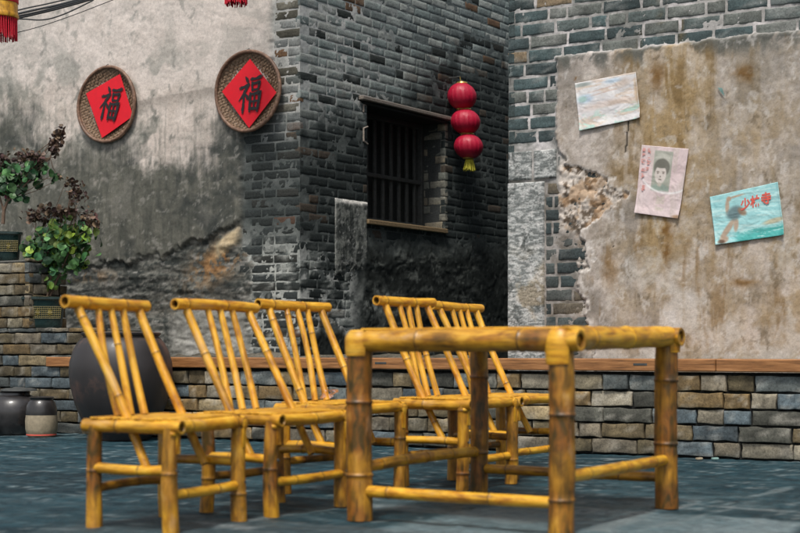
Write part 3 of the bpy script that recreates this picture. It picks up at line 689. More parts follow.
# ------------------------------------------------------------------ ground
def ground():
    X = span(-3.6, 5.5, .035, -150, 150, 5); Y = span(3.6, 13, .035, -60, 250, 5)
    x, y = np.meshgrid(X, Y); px, py = 400+F*x/np.maximum(y, .5), 350+F*CH/np.maximum(y, .5)
    s = x*U[0]+y*U[1]; d = -(x*NN[0]+y*NN[1])
    near = ((np.abs(x) < 7) & (y > 2) & (y < 14)).astype(float)
    z = near*.010*(N(s, d, .25, seed=101)-.62)+near*.006*(N(s, d, .05, seed=102)-.5)
    n1 = N(s, d, .9, seed=103); n2 = N(s, d, .15, seed=104); n3 = N(s, d, .05, seed=105, oc=3); stx = N(s, d, .5, .06, seed=106)
    c = mix((20, 50, 60), (50, 86, 97), n2); c = mix(c, (10, 32, 40), sm(.4, .9, n1)*.6)
    c = mix(c, (92, 112, 118), sm(.58, .85, stx)*.5); c = mix(c, (140, 152, 154), sm(.74, .92, N(s, d, .14, .05, seed=107))*.8)
    # slab joints
    js = np.abs(((d+.15*(N(s, d, 1.2, seed=108)-.5))/.62) % 1-.5); row = np.floor((d+.0)/.62)
    jx = np.abs(((s+row*.37)/1.05) % 1-.5)
    j = np.maximum(sm(.488, .494, js), sm(.492, .496, jx)); c = mix(c, (20, 40, 48), np.roll(j, 2, 0)*.6); c = mix(c, (120, 138, 142), j*.55*sm(.35, .6, n2)); z = z-near*.008*j+near*.006*(_h(row.astype(int), np.floor((s+row*.37)/1.05+.5).astype(int), 5)-.5)
    # paler worn slab under the table and a pale strip beside the chairs
    def slab(cs, cd, rs, rd, k):
        a = np.maximum(np.abs(s-cs)/rs, np.abs(d-cd)/rd)+.10*(n2-.5); return k*(1-sm(.94, 1.04, a))
    P0 = np.array([.72, 5.55]); cs, cd = P0[0]*U[0]+P0[1]*U[1], -(P0[0]*NN[0]+P0[1]*NN[1])
    c = mix(c, (146, 162, 166), slab(cs, cd, .66, .58, 1.)*(.5+.5*n1)); c = mix(c, (128, 140, 144), slab(cs-.75, cd+.5, .55, .42, .55)*(.5+.5*n1))
    P0 = np.array([-.55, 5.3]); cs, cd = P0[0]*U[0]+P0[1]*U[1], -(P0[0]*NN[0]+P0[1]*NN[1])
    c = mix(c, (92, 104, 108), slab(cs, cd, .7, .4, .55))
    def line(x0, y0, x1, y1, w, k):
        a = np.array([(x0-400)/F, 1])*F*CH/(y0-350); b = np.array([(x1-400)/F, 1])*F*CH/(y1-350)
        t = np.clip(((x-a[0])*(b[0]-a[0])+(y-a[1])*(b[1]-a[1]))/np.sum((b-a)**2), 0, 1)
        dd = np.hypot(x-a[0]-t*(b[0]-a[0]), y-a[1]-t*(b[1]-a[1]))+.03*(n2-.5)+.015*(n3-.5); return k*(1-sm(w*.4, w, dd))
    for q in ((690, 504, 800, 512, .03, .7), (700, 503, 640, 512, .05, .6), (640, 512, 600, 530, .07, .5), (752, 497, 790, 487, .03, .6), (600, 512, 690, 497, .1, .4), (200, 522, 250, 528, .05, .7), (250, 520, 345, 505, .04, .5), (385, 505, 520, 520, .10, .4), (0, 436, 90, 434, .05, .5), (75, 437, 160, 437, .05, .5), (200, 500, 330, 520, .03, .3), (560, 457, 640, 459, .05, .5), (640, 530, 760, 500, .03, .3)):
        c = mix(c, (160, 166, 166), np.clip(line(*q), 0, 1))
    P = np.stack([x, y, z], -1).reshape(-1, 3); n0 = len(X); i = (np.arange(n0-1)[None, :]+np.arange(len(Y)-1)[:, None]*n0).reshape(-1)
    m, nt, p = newmat('slate_paving')
    a = nd(nt, 'Attribute', attribute_name='Col').outputs['Color']; g = geo(nt)
    mpg = nd(nt, 'Mapping'); mpg.inputs['Rotation'].default_value = (0, 0, TH); mpg.inputs['Scale'].default_value = (.6, 1.7, 1); nt.links.new(g, mpg.inputs[0])
    n_ = noise(nt, mpg.outputs[0], 26, 9, .78); cc = mixc(nt, a, ramp(nt, n_, [(.32, (.35,)*3), (.5, (1,)*3), (.66, (1.9,)*3)]), 1., 'MULTIPLY')
    fl = ramp(nt, noise(nt, mpg.outputs[0], 55, 5, .7), [(.60, (0, 0, 0)), (.70, (.7,)*3)]); cc = mixc(nt, cc, (.33, .38, .39), fl)
    nt.links.new(cc, p.inputs['Base Color']); nt.links.new(ramp(nt, noise(nt, g, 7), [(.35, (.36,)*3), (.65, (.62,)*3)]), p.inputs['Roughness'])
    p.inputs['Specular IOR Level'].default_value = .18
    bump(nt, p, noise(nt, mpg.outputs[0], 26, 10, .75), 1.0, .03)
    tag(mk('ground', P, np.stack([i, i+1, i+n0+1, i+n0], -1), m, col=lin(c).reshape(-1, 3)), kind='structure')
ground()

# ------------------------------------------------------------------ bamboo table
def build_table():
    def g(x, Z): return Vector(((x-400)/F*Z, Z, 0))
    A_ = g(360, 5.735); F_ = g(561, 5.27); R_ = g(667, 6.17); B_ = g(478.5, 6.66)
    t = thing('bamboo_table', (A_+R_)/2, 'tall amber bamboo table standing at the right front of the group', 'table')
    b = M['bamboo']; z = lambda v, h: Vector((v.x, v.y, h))
    for i, (p, r, tn, hh) in enumerate(((A_, .048, .98, .70), (F_, .046, .88, .70), (R_, .046, .98, .715), (B_, .040, .98, .69))):
        m = MB(); m.culm(z(p, .0), z(p, hh), r*1.03, r, sp=.30, seed=50+i, tone=tn, bend=.004, n=28); m.build('leg', b, t)
    ua = (F_-A_).normalized(); ur = (R_-F_).normalized()
    def rail(nm, p, q, r, h, e0=0, e1=0, tone=.2, seed=0, sp=.33, h2=None):
        d = (q-p).normalized(); m = MB(); m.culm(z(p-d*e0, h), z(q+d*e1, h2 or h), r, r*.97, sp=sp, seed=seed, tone=tone, bend=.004, n=26); m.build(nm, b, t)
    rail('top_rail', A_, F_, .042, .683, -.035, -.03, .5, 61, .42)
    rail('top_rail', B_, R_, .040, .690, -.03, .064, .45, 62, .42, .704)
    rail('top_rail', F_+ua*.022, R_+ua*.012, .043, .692, .02, -.02, .05, 63, .40, .706)
    rail('top_rail', A_, B_, .040, .686, -.03, -.03, .45, 64, .4)
    # stub end at the front corner
    m = MB(); m.culm(z(F_+ua*.0, .682), z(F_+ua*.078, .683), .041, .040, sp=9, seed=65, tone=.05, bend=0, n=26); m.build('rail_end', b, t)
    # straps bent round the leg tops
    def an(v): return math.atan2(v.y, v.x)
    for (p, r, a0, a1, z0, z1, sd) in ((A_, .050, an(ua)-2*math.pi+.62, an(ur)-2*math.pi+2*math.pi-.62-0, .628, .726, 1), (F_, .048, an(-ur)-1.75, an(-ur)+.95, .600, .724, 2), (R_, .048, an(ua)-.9, an(ua)+1.9, .640, .735, 3), (B_, .042, an(-ua)-2.2, an(-ua)+.7, .64, .72, 4)):
        if sd == 1: a0 = an(ur)+.75; a1 = an(ua)+2*math.pi-.62
        m = MB(); m.strap(p, r, z0, z1, a0, a1, tone=.05, seed=sd*3.1, th=.007); m.build('strap', b, t)
    rail('stretcher', A_, F_, .0225, .112, 0, 0, .0, 66, .45)
    rail('stretcher', B_, R_, .0215, .126, 0, 0, .6, 67, .5)
    rail('stretcher', F_, R_, .0225, .200, 0, 0, -.1, 68, .30)
    rail('stretcher', A_, B_, .0235, .200, 0, 0, .25, 69, .22)
    # slatted top
    n = 17
    for i in range(n):
        f0 = (i+.5)/n; p = A_.lerp(B_, f0); q = F_.lerp(R_, f0); w = (B_-A_)/n*.46
        m = MB(); o = z(p-w, .7215+R.uniform(0, .002)); m.box(o, (q-p), w*2, (0, 0, .011), bev=.003, tn=-.2+R.uniform(0, .3)); 
        m.bc = [((v[0]*ur.x+v[1]*ur.y)*.5+i*3.1, v[2]*2, v[0]*ua.x+v[1]*ua.y) for v in m.v]
        m.build('top_slat', b, t, smooth=False)
build_table()

# ------------------------------------------------------------------ bamboo chairs
def build_chair(Lx, LZ, deg, D, W, hgt, seed, label, seat=.375, lean=1., tones=0.):
    a = RAD(deg); fx = Vector((math.cos(a), -math.sin(a), 0)); fy = Vector((math.sin(a), math.cos(a), 0))
    L0 = Vector((Lx, LZ, 0)); P = lambda x, y, z: L0+fx*x+fy*y+Vector((0, 0, z)); b = M['bamboo']; rr = random.Random(seed)
    t = thing('bamboo_chair', P(D/2, W/2, 0), label, 'chair', 'bamboo chairs lined up by the table'); t.rotation_euler = (0, 0, 0)
    def cu(nm, p, q, r, r1=None, sp=.25, tone=0., n=18, bend=.004, mb=None):
        m = MB(); m.culm(p, q, r, r1, sp, rr.randint(0, 9999), tone*1.3+tones+rr.uniform(-.15, .2), bend, n=n); return m.build(nm, b, t)
    for (x, y, r) in ((0, 0, .027), (D, 0, .028), (D, W, .028), (0, W, .027)):
        cu('leg', P(x+rr.uniform(-.006, .006), y+rr.uniform(-.006, .006), 0), P(x, y, seat), r*1.10, r*.95, .30, .48, 20)
    # seat rails
    cu('seat_rail', P(-.045, -.002, seat), P(D+.050, -.002, seat+.001), .0245, sp=.4, tone=.25)
    cu('seat_rail', P(-.045, W, seat-.002), P(D+.03, W, seat-.002), .0225, sp=.4, tone=.25)
    cu('seat_rail', P(D+.004, .03, seat+.003), P(D+.004, W-.02, seat+.003), .024, sp=.26, tone=-.15)
    cu('seat_rail', P(0, .03, seat), P(0, W-.02, seat), .021, sp=.26, tone=.1)
    for (x, y, a0, a1, sd) in ((D, W, -.5, 2.2, 2), (D, 0, -1.0, 1.1, 3)):
        c = P(x, y, 0); base = math.atan2(fx.y, fx.x); m = MB(); m.strap(c, .027, seat-.030, seat+(.026 if y else -.012), base+a0, base+a1, tone=-.35+tones, seed=seed+sd); m.build('strap', b, t)
        o = P(x, y, 0)+fx*.025+fy*(-.004 if y else .004)
        m = MB(); w = fy*.022; m.box(o-w*.5+Vector((0, 0, seat-.095)), w, fx*.0065, (0, 0, .075), bev=.002, tn=-.2+tones); m.build('strap_tail', b, t)
    n = 11
    for i in range(n):
        x0 = -.012+(D+.018)*i/n; w = (D+.018)/n*.93; m = MB()
        m.box(P(x0, -.012+rr.uniform(-.004, .004), seat+.021+rr.uniform(0, .003)), fx*w, fy*(W+.02), (0, 0, .008), bev=.0025, tn=-.3+tones+rr.uniform(0, .35))
        m.bc = [(((Vector(v)-L0).dot(fx))+i*2.3+seed, v[2]*2, (Vector(v)-L0).dot(fy)) for v in m.v]; m.build('seat_slat', b, t, smooth=False)
    # scissor back: posts run from the low side stretchers through the seat to the top rail
    xb = -.14*lean
    for y in (.036, W-.036):
        cu('back_post', P(.62*D, y, .215), P(xb, y+(.004 if y < .1 else .012), hgt-.02), .0165, .0175, .34, -.1, 16, .006)
    for y0, y1 in ((.115, .16), (.19, .235), (.275, .31)):
        cu('back_slat', P(.02, y0*W/.44, seat+.03), P(xb, y1*W/.44, hgt-.01), .0150, .0135, .75, -.15, 14, .006)
    cu('top_rail', P(xb-.004, -.030, hgt+.004), P(xb-.004, W+.032, hgt+rr.uniform(-.004, .008)), .0245, .0225, .24, -.25, 20, .002)
    # stretchers
    cu('stretcher', P(0, 0, .222), P(D, 0, .222), .0185, sp=.35, tone=.0)
    cu('stretcher', P(0, W, .225), P(D, W, .225), .018, sp=.35, tone=.35)
    cu('stretcher', P(D, 0, .135), P(D, W, .138), .0185, sp=.19, tone=-.15)
    cu('stretcher', P(0, 0, .145), P(0, W, .145), .0175, sp=.3, tone=.45)
    # pegs
    for (x, y, h) in ((D, 0, .222), (D, W, .15)):
        m = MB(); c = P(x, y, h); m.tube([c+fx*.024, c+fx*.0315], .005, 8); m.build('peg', M['oldwood'], t, smooth=False)
    return t
def LX(x, Z): return (x-400)/F*Z
build_chair(LX(95, 5.48), 5.48, 27.5, .34, .43, .825, 3, 'bamboo chair at the far left, nearest the camera, in front of the dark urn', lean=.80)
build_chair(LX(207, 6.02), 6.02, 32.5, .33, .47, .832, 14, 'second bamboo chair from the left, its seat corner touching the leftmost chair', lean=1.0, tones=.05)
build_chair(-.523, 6.80, 38, .325, .43, .858, 25, 'bamboo chair just left of the table with a crumpled pink scrap on its seat', seat=.385, lean=.95, tones=-.05)
build_chair(.014, 7.17, 36, .345, .42, .885, 36, 'bamboo chair seen through the table, left and nearer of the two behind it', seat=.395, lean=.95)
build_chair(.30, 7.72, 35, .33, .42, .880, 47, 'bamboo chair furthest to the right, half behind the table beside its rear leg', seat=.39, lean=1.0, tones=-.05)
# crumpled scrap on the third seat
m = MB(); c0 = unp(332, 393, 7.02); c0.z = .385+.030
for k in range(9):
    p = c0+Vector((R.uniform(-.035, .035), R.uniform(-.02, .02), R.uniform(.006, .04))); q = [p+Vector((R.uniform(-.025, .025), R.uniform(-.02, .02), R.uniform(-.006, .028))) for _ in range(4)]
    m.add(q, [(0, 1, 2), (0, 2, 3)])
tag(m.build('paper_scrap', M['pinkbit'], smooth=False), 'crumpled pink and white paper scrap lying on a bamboo seat', 'scrap')

# ------------------------------------------------------------------ winnowing baskets with the fu character
FU = [([(-.50, .98), (-.30, .78)], [.05, .13]), ([(-.88, .36), (-.55, .42), (-.18, .54)], [.10, .07, .12]), ([(-.20, .52), (-.45, .12), (-.92, -.38)], [.12, .09, .03]),
      ([(-.52, .14), (-.50, -.4), (-.50, -.98)], [.10, .09, .12]), ([(-.40, .02), (-.16, -.22)], [.05, .12]),
      ([(.02, .84), (.45, .86), (.88, .98)], [.09, .07, .12]), ([(.14, .60), (.20, .20)], [.10, .07]), ([(.14, .58), (.5, .62), (.80, .66), (.72, .26)], [.07, .07, .12, .08]), ([(.20, .22), (.72, .26)], [.06, .06]),
      ([(.06, -.02), (.10, -.5), (.12, -.94)], [.12, .09, .11]), ([(.06, -.04), (.5, .02), (.92, .08), (.86, -.45), (.80, -.92)], [.07, .07, .13, .11, .12]), ([(.12, -.44), (.84, -.40)], [.06, .06]),
      ([(.46, .0), (.46, -.84)], [.07, .07]), ([(.12, -.84), (.82, -.84)], [.08, .08])]
def dense(pts, ws, n=7):
    o = []
    for i in range(len(pts)-1):
        for k in range(n+(i == len(pts)-2)):
            f = k/n; o.append((pts[i][0]+(pts[i+1][0]-pts[i][0])*f, pts[i][1]+(pts[i+1][1]-pts[i][1])*f, ws[i]+(ws[i+1]-ws[i])*f))
    return o
def stroke(mb, place, pts, ws, lift, seed=0):
    """a brush stroke as a flat ribbon with round ends"""
    D_ = dense(pts, ws); L = []; Rr = []; rr = random.Random(seed)
    for i, (x, y, w) in enumerate(D_):
        x2, y2, _ = D_[min(i+1, len(D_)-1)]; x1, y1, _ = D_[max(i-1, 0)]; dx, dy = x2-x1, y2-y1; l = math.hypot(dx, dy) or 1
        w1, w2 = w*rr.uniform(.82, 1.12), w*rr.uniform(.82, 1.12); L.append((x-dy/l*w1, y+dx/l*w1)); Rr.append((x+dy/l*w2, y-dx/l*w2))
    def cap(i, sg):
        x, y, w = D_[i]; j = 1 if i == 0 else len(D_)-2; dx, dy = D_[i][0]-D_[j][0], D_[i][1]-D_[j][1]; a = math.atan2(dy, dx)
        return [(x+w*math.cos(a+q), y+w*math.sin(a+q)) for q in (-1.1, -.55, 0, .55, 1.1)][::sg]
    v = [place(x, y, lift) for (x, y) in L+Rr]; n = len(L)
    f = [(i, i+1, n+i+1, n+i) for i in range(n-1)]
    mb.add(v, f)
    for i in (0, n-1):
        cp = cap(i, 1); mb.add([place(D_[i][0], D_[i][1], lift-.00015)]+[place(x, y, lift-.00015) for x, y in cp], [(0, k, k+1) for k in range(1, 5)])
def basket(cx, cy, rad, corners, chc, chs, rot, label, flare=0):
    s0, h0 = FL.hit(cx, cy, .06)
    t = thing('winnowing_basket', FL.v(s0, h0-rad, .03), label, 'basket', 'round baskets hung on the plaster wall')
    # rim
    for r_, d_, rt, nm in ((rad, .075, .015, 'rim'), (rad*.965, .055, .009, 'inner_rim')):
        m = MB(); pts = [FL.v(s0+r_*math.cos(q), h0+r_*math.sin(q), d_+.008*math.sin(q*2+cx)) for q in np.linspace(0, 2*math.pi, 65)]; m.tube(pts, rt, 10, cap=False); m.build(nm, M['wicker_rim'], t)
    m = MB(); n = 27; st = rad*2/n; w = st*.36
    def dep(x, y): return .022+.05*min(1, (math.hypot(x, y)/rad))**2.5
    for dr in (0, 1):
        for k in range(n):
            o = -rad+st*(k+.5); half = math.sqrt(max(0, rad*rad-o*o))
            if half < .04: continue
            ns = max(4, int(2*half/(st/2))); v = []
            for j in range(ns+1):
                p = -half+2*half*j/ns; ph = math.floor((p+rad)/st)
                lift = .0035*(1 if (ph+k+dr) % 2 else -1)
                for sg in (-1, 1):
                    a, c_ = (p, o+sg*w) if dr == 0 else (o+sg*w, p)
                    ca, sa = math.cos(.35), math.sin(.35); v.append(FL.v(s0+a*ca-c_*sa, h0+a*sa+c_*ca, dep(a, c_)+lift))
            m.add(v, [(2*j, 2*j+1, 2*j+3, 2*j+2) for j in range(ns)])
    m.build('woven_tray', M['wicker'], t, smooth=False)
    # dark backing weave: the second layer of the tray
    m = MB(); v = [FL.v(s0, h0, .008)]+[FL.v(s0+rad*.985*math.cos(q), h0+rad*.985*math.sin(q), .045) for q in np.linspace(0, 2*math.pi, 49)[:-1]]
    vi = [FL.v(s0+rad*.55*math.cos(q), h0+rad*.55*math.sin(q), .014) for q in np.linspace(0, 2*math.pi, 49)[:-1]]
    m.add(v+vi, [(0, 49+j, 49+(j+1) % 48) for j in range(48)]+[(49+j, 1+j, 1+(j+1) % 48, 49+(j+1) % 48) for j in range(48)]); m.build('backing', M['wicker_rim'], t)
    # paper diamond from its four corners
    cs = [FL.hit(x, y, .075) for (x, y) in corners]; g = 14; v = []
    for j in range(g+1):
        for i in range(g+1):
            a, b = i/g, j/g; s = (cs[0][0]*(1-a)+cs[1][0]*a)*(1-b)+(cs[3][0]*(1-a)+cs[2][0]*a)*b; h = (cs[0][1]*(1-a)+cs[1][1]*a)*(1-b)+(cs[3][1]*(1-a)+cs[2][1]*a)*b
            v.append(FL.v(s, h, .074+.002*math.sin(a*3)*math.sin(b*4)))
    fo = [(j*(g+1)+i, j*(g+1)+i+1, (j+1)*(g+1)+i+1, (j+1)*(g+1)+i) for j in range(g) for i in range(g)]
    m = MB(); m.add(v, fo); pp = m.build('red_paper', M['red_paper'], t, smooth=False); sol = pp.modifiers.new('s', 'SOLIDIFY'); sol.thickness = .0012; sol.offset = -1
    cc = FL.hit(chc[0], chc[1], .085); m = MB(); ca, sa = math.cos(rot), math.sin(rot)
    def place(x, y, l):
        x *= chs*.82; y *= chs*1.02; x2 = x+y*.08; return FL.v(cc[0]+x2*ca-y*sa, cc[1]+x2*sa+y*ca, .0815+l)
    for k, (p, w_) in enumerate(FU): stroke(m, place, p, [q*1.08 for q in w_], .0004*k, seed=int(cx)+k)
    m.build('character', M['ink'], pp if False else t, smooth=False)
    # string loop on a nail
    m = MB(); m.tube([FL.v(s0-.03, h0+rad, .07), FL.v(s0, h0+rad+.03, .05), FL.v(s0+.03, h0+rad, .07)], .003, 6); m.build('hanging_loop', M['cable'], t)
basket(107.5, 104.5, .325, [(86, 93.5), (120, 74), (133, 116), (102, 138)], (109.5, 103.5), .138, -.22, 'round winnowing basket to the left, its red paper square tilted and lettered in black')
basket(248.5, 91.5, .325, [(222, 91.6), (250, 59), (276.4, 92.5), (249, 128)], (249.5, 94), .140, -.04, 'round winnowing basket to the right near the brick corner, its red paper an upright diamond')

# ------------------------------------------------------------------ red lanterns on the alley wall
def lantern_string():
    Zb = 13.95; pts = [(462, 96.5, 14.6, 13.2), (465.5, 121.8, 14.8, 12.4), (468.5, 146.5, 14.6, 12.2)]
    top = unp(460, 80, Zb); t = thing('lantern_string', unp(469, 171, Zb), 'string of three round red silk lanterns with a yellow tassel, hanging beside the barred window', 'lantern')
    for k, (x, y, rx, ry) in enumerate(pts):
        c = unp(x, y, Zb); rx = rx*Zb/F; ry = ry*Zb/F; n = 48; m = MB(); v = []; rows = 18
        for i in range(rows+1):
            th = .30+(math.pi-.60)*i/rows
            for j in range(n):
                q = 2*math.pi*j/n; rib = 1-.05*abs(math.cos(q*10))**3; v.append((c.x+rx*math.sin(th)*math.cos(q)*rib+.008*math.cos(th)*-1, c.y+rx*math.sin(th)*math.sin(q)*rib, c.z+ry*1.04*math.cos(th)))
        m.add(v, [(i*n+j, i*n+(j+1) % n, (i+1)*n+(j+1) % n, (i+1)*n+j) for i in range(rows) for j in range(n)]); ln = m.build('lantern', M['silk'], t)
        for sg in (1, -1):
            m = MB(); z = c.z+sg*ry*.955; m.lathe((c.x, c.y, z-.008), [(0.001, 0), (rx*.36, 0), (rx*.40, .010), (rx*.36, .022), (.001, .022)], 24); m.build('cap', M['gold'], ln)
        if k < 2:
            m = MB(); zt = c.z-ry
            for j in range(12):
                q = 2*math.pi*j/12; m.tube([(c.x+.04*math.cos(q), c.y+.04*math.sin(q), zt), (c.x+.043*math.cos(q)+.003, c.y+.043*math.sin(q), zt-.02)], .0028, 5)
            m.build('short_fringe', M['gold'], ln)
    m = MB(); m.tube([top+Vector((0, 0, .03)), unp(462, 90, Zb), unp(465.5, 122, Zb), unp(468.5, 160, Zb)], .003, 6); m.build('cord', M['gold'], t)
    # bracket to the wall
    s_, h_ = 0, 0; w = Vector((float(FA.n[0]), float(FA.n[1]), 0)); a = top+Vector((0, 0, .03)); dd = (a-Vector(FA.o.tolist())).dot(w)
    m = MB(); m.tube([a, a-w*(dd+.02)], .006, 8); m.build('bracket', M['oldwood'], t)
    m = MB(); c = unp(469.5, 159, Zb)
    m.tube([c+Vector((0, 0, .02)), c-Vector((0, 0, .01))], .016, 10)
    for j in range(44):
        q = j*2.4; r = .05*math.sqrt((j+.5)/44); m.tube([c+Vector((r*.7*math.cos(q), r*.7*math.sin(q), -.005)), c+Vector((r*1.2*math.cos(q), r*1.2*math.sin(q), -.105+R.uniform(-.012, .012)))], .0042, 5)
    m.build('tassel', M['ytassel'], t, smooth=False)
lantern_string()

# hanging bamboo lanterns at the top of the frame
def tube_lantern(cx, yb, Z, rpx, label):
    """yb: photo row of the basket's lower rim"""
    c = unp(cx, yb, Z); r = rpx*Z/F; t = thing('hanging_lantern', c, label, 'lantern', 'bamboo lanterns with red fringes')
    m = MB(); hh = .42; n = 40
    m.lathe(c, [(r*.9, 0), (r*1.03, .004), (r*1.06, .02), (r*1.02, .036), (r, .045), (r, hh-.045), (r*1.03, hh-.03), (r*1.03, hh-.008), (r*.9, hh)], n, bc=None); 
    m.bc = [(v[0]*.3, v[1]*.3, v[2]*2+3) for v in m.v]; m.tn = [.0]*len(m.v); m.build('bamboo_tube', M['bamboo'], t)
    m = MB(); m.lathe(c, [(r+.003, .115), (r+.005, .12), (r+.005, .30), (r+.003, .305)], n); m.build('red_band', M['fringe'], t)
    m = MB(); m.lathe(c, [(.001, .02), (r*.9, .02), (r*.9, .0)], n); m.build('base_disc', M['wicker'], t)
    m = MB()
    for j in range(90):
        q = j*2*math.pi/90; l = .145+R.uniform(-.02, .015); rr = r*(.86+.08*(j % 2)); a = c+Vector((rr*math.cos(q), rr*math.sin(q), .004)); b = c+Vector((rr*1.0*math.cos(q+.03)+R.uniform(-.004, .004), rr*math.sin(q+.03)+R.uniform(-.004, .004), -l))
        m.tube([a, (a+b)/2+Vector((0, 0, 0)), b], .0042, 5)
    m.build('fringe', M['fringe'], t, smooth=False)
    m = MB(); m.tube([c+Vector((0, 0, hh)), c+Vector((0, 0, hh+.9))], .004, 6); m.tube([c+Vector((-r, 0, hh-.01)), c+Vector((0, 0, hh+.12)), c+Vector((r, 0, hh-.01))], .003, 6); m.build('cord', M['cable'], t)
tube_lantern(-1, 19, 11.2, 18.5, 'bamboo tube lantern with red band and fringe, at the top left edge beside black cables')
tube_lantern(236, -15, 11.6, 11.5, 'lantern of which only the red fringe shows, above the right basket')

def cable(pts, r, Z, label):
    P = [unp(x, y, Z+.0*i) for i, (x, y) in enumerate(pts)]; Q = []
    for i in range(len(P)-1):
        p0 = P[max(0, i-1)]; p1 = P[i]; p2 = P[i+1]; p3 = P[min(len(P)-1, i+2)]
        for k in range(8):
            u = k/8; Q.append(.5*((2*p1)+(-p0+p2)*u+(2*p0-5*p1+4*p2-p3)*u*u+(-p0+3*p1-3*p2+p3)*u**3))
    Q.append(P[-1]); m = MB(); m.tube(Q, r, 7); tag(m.build('cable', M['cable']), label, 'cable', 'overhead cables at the upper left')
cable([(-60, 27), (5, 20), (40, 13), (75, 4), (140, -14), (300, -50)], .010, 11.8, 'thick black cable sagging behind the bamboo lantern, lowest of the thick bundle')
cable([(-60, 24), (5, 16), (35, 10), (70, 2), (140, -18), (300, -60)], .009, 11.9, 'thick black overhead cable in the middle of the bundle at the upper left')
cable([(-60, 16), (5, 12), (30, 7.5), (60, 1), (130, -16), (300, -62)], .006, 12.0, 'topmost thin black cable leaving the bamboo lantern')
cable([(-60, 20), (15, 19), (42, 20), (62, 15), (90, 2), (120, -14), (300, -90)], .0055, 11.7, 'black cable that droops lowest below the bundle before rising steeply')
cable([(-60, 46), (15, 33), (60, 20), (113, 0), (180, -26), (300, -75)], .0032, 11.75, 'thinnest black wire, straight and set apart below the other cables')
cable([(-60, 30), (8, 18), (40, 11.5), (80, 1), (140, -15), (300, -55)], .007, 11.6, 'black cable twisted in front of the thick overhead bundle')

# ------------------------------------------------------------------ posters and scraps on the right wall
def poster(name, corners, paint, label, cat='poster', g=(90, 70), curl=.010):
    cs = [FRt.hit(x, y, .03) for (x, y) in corners]; a, b = np.meshgrid(np.linspace(0, 1, g[0]), np.linspace(0, 1, g[1]))
    bl = lambda k: (cs[0][k]*(1-a)+cs[1][k]*a)*(1-b)+(cs[3][k]*(1-a)+cs[2][k]*a)*b
    s, h = bl(0), bl(1)
    e = curl*(sm(.86, 1, b)*(.3+.7*N(a*1., b*0, .3, seed=int(corners[0][0])))+sm(.9, 1, a)*sm(.7, 1, b)*1.2+.5*sm(.93, 1, np.abs(2*a-1)))
    d = .028+e+.007*(N(a, b, .35, seed=7)-.5)+.002*np.abs(np.sin(a*9+b*5))
    c = paint(a, b); n0 = g[0]; i = (np.arange(n0-1)[None, :]+np.arange(g[1]-1)[:, None]*n0).reshape(-1)
    o = mk(name, FRt.w(s, h, d).reshape(-1, 3), np.stack([i, i+1, i+n0+1, i+n0], -1), M['paper'], col=lin(c).reshape(-1, 3))
    sol = o.modifiers.new('s', 'SOLIDIFY'); sol.thickness = .0015; sol.offset = -1
    tag(o, label, cat, 'old posters pasted on the peeling wall')
    def at(u, v, l=.002):
        s_ = (cs[0][0]*(1-u)+cs[1][0]*u)*(1-v)+(cs[3][0]*(1-u)+cs[2][0]*u)*v; h_ = (cs[0][1]*(1-u)+cs[1][1]*u)*(1-v)+(cs[3][1]*(1-u)+cs[2][1]*u)*v
        return FRt.v(s_, h_, .031+l)
    return o, at
def el(a, b, cx, cy, rx, ry, soft=.15, rot=0.):
    ca, sa = math.cos(rot), math.sin(rot); x, y = (a-cx)*ca+(b-cy)*sa, -(a-cx)*sa+(b-cy)*ca
    return 1-sm(1-soft, 1+soft, np.hypot(x/rx, y/ry))
def paint1(a, b):
    c = mix((222, 220, 218), (206, 202, 204), N(a, b, .3, seed=1))
    c = mix(c, (206, 186, 168), sm(.5, .72, N(a, b, .35, .12, seed=2))*.7); c = mix(c, (176, 208, 196), sm(.52, .7, N(a, b, .22, .15, seed=3))*sm(.55, .8, b)*.9)
    c = mix(c, (160, 184, 206), el(a, b, .14, .36, .13, .09, .5)*.7); c = mix(c, (150, 186, 168), el(a, b, .10, .36, .07, .06, .5)*.6)
    c = mix(c, (140, 150, 146), el(a, b, .12, .06, .14, .04, .5)*.8); c = mix(c, (196, 176, 164), el(a, b, .5, .55, .42, .07, .6, -.08)*.55)
    c = mix(c, (196, 170, 140), el(a, b, .97, .4, .03, .25, .4)*.7); c = mix(c, (186, 166, 150), el(a, b, .75, .17, .14, .09, .6)*.6); c = mix(c, (186, 206, 224), el(a, b, .62, .09, .13, .05, .6)*.8)
    for y0 in (.22, .30): c = mix(c, (190, 160, 146), el(a, b, .45, y0+.02*0, .25, .010, .5, -.12)*.7)
    return c
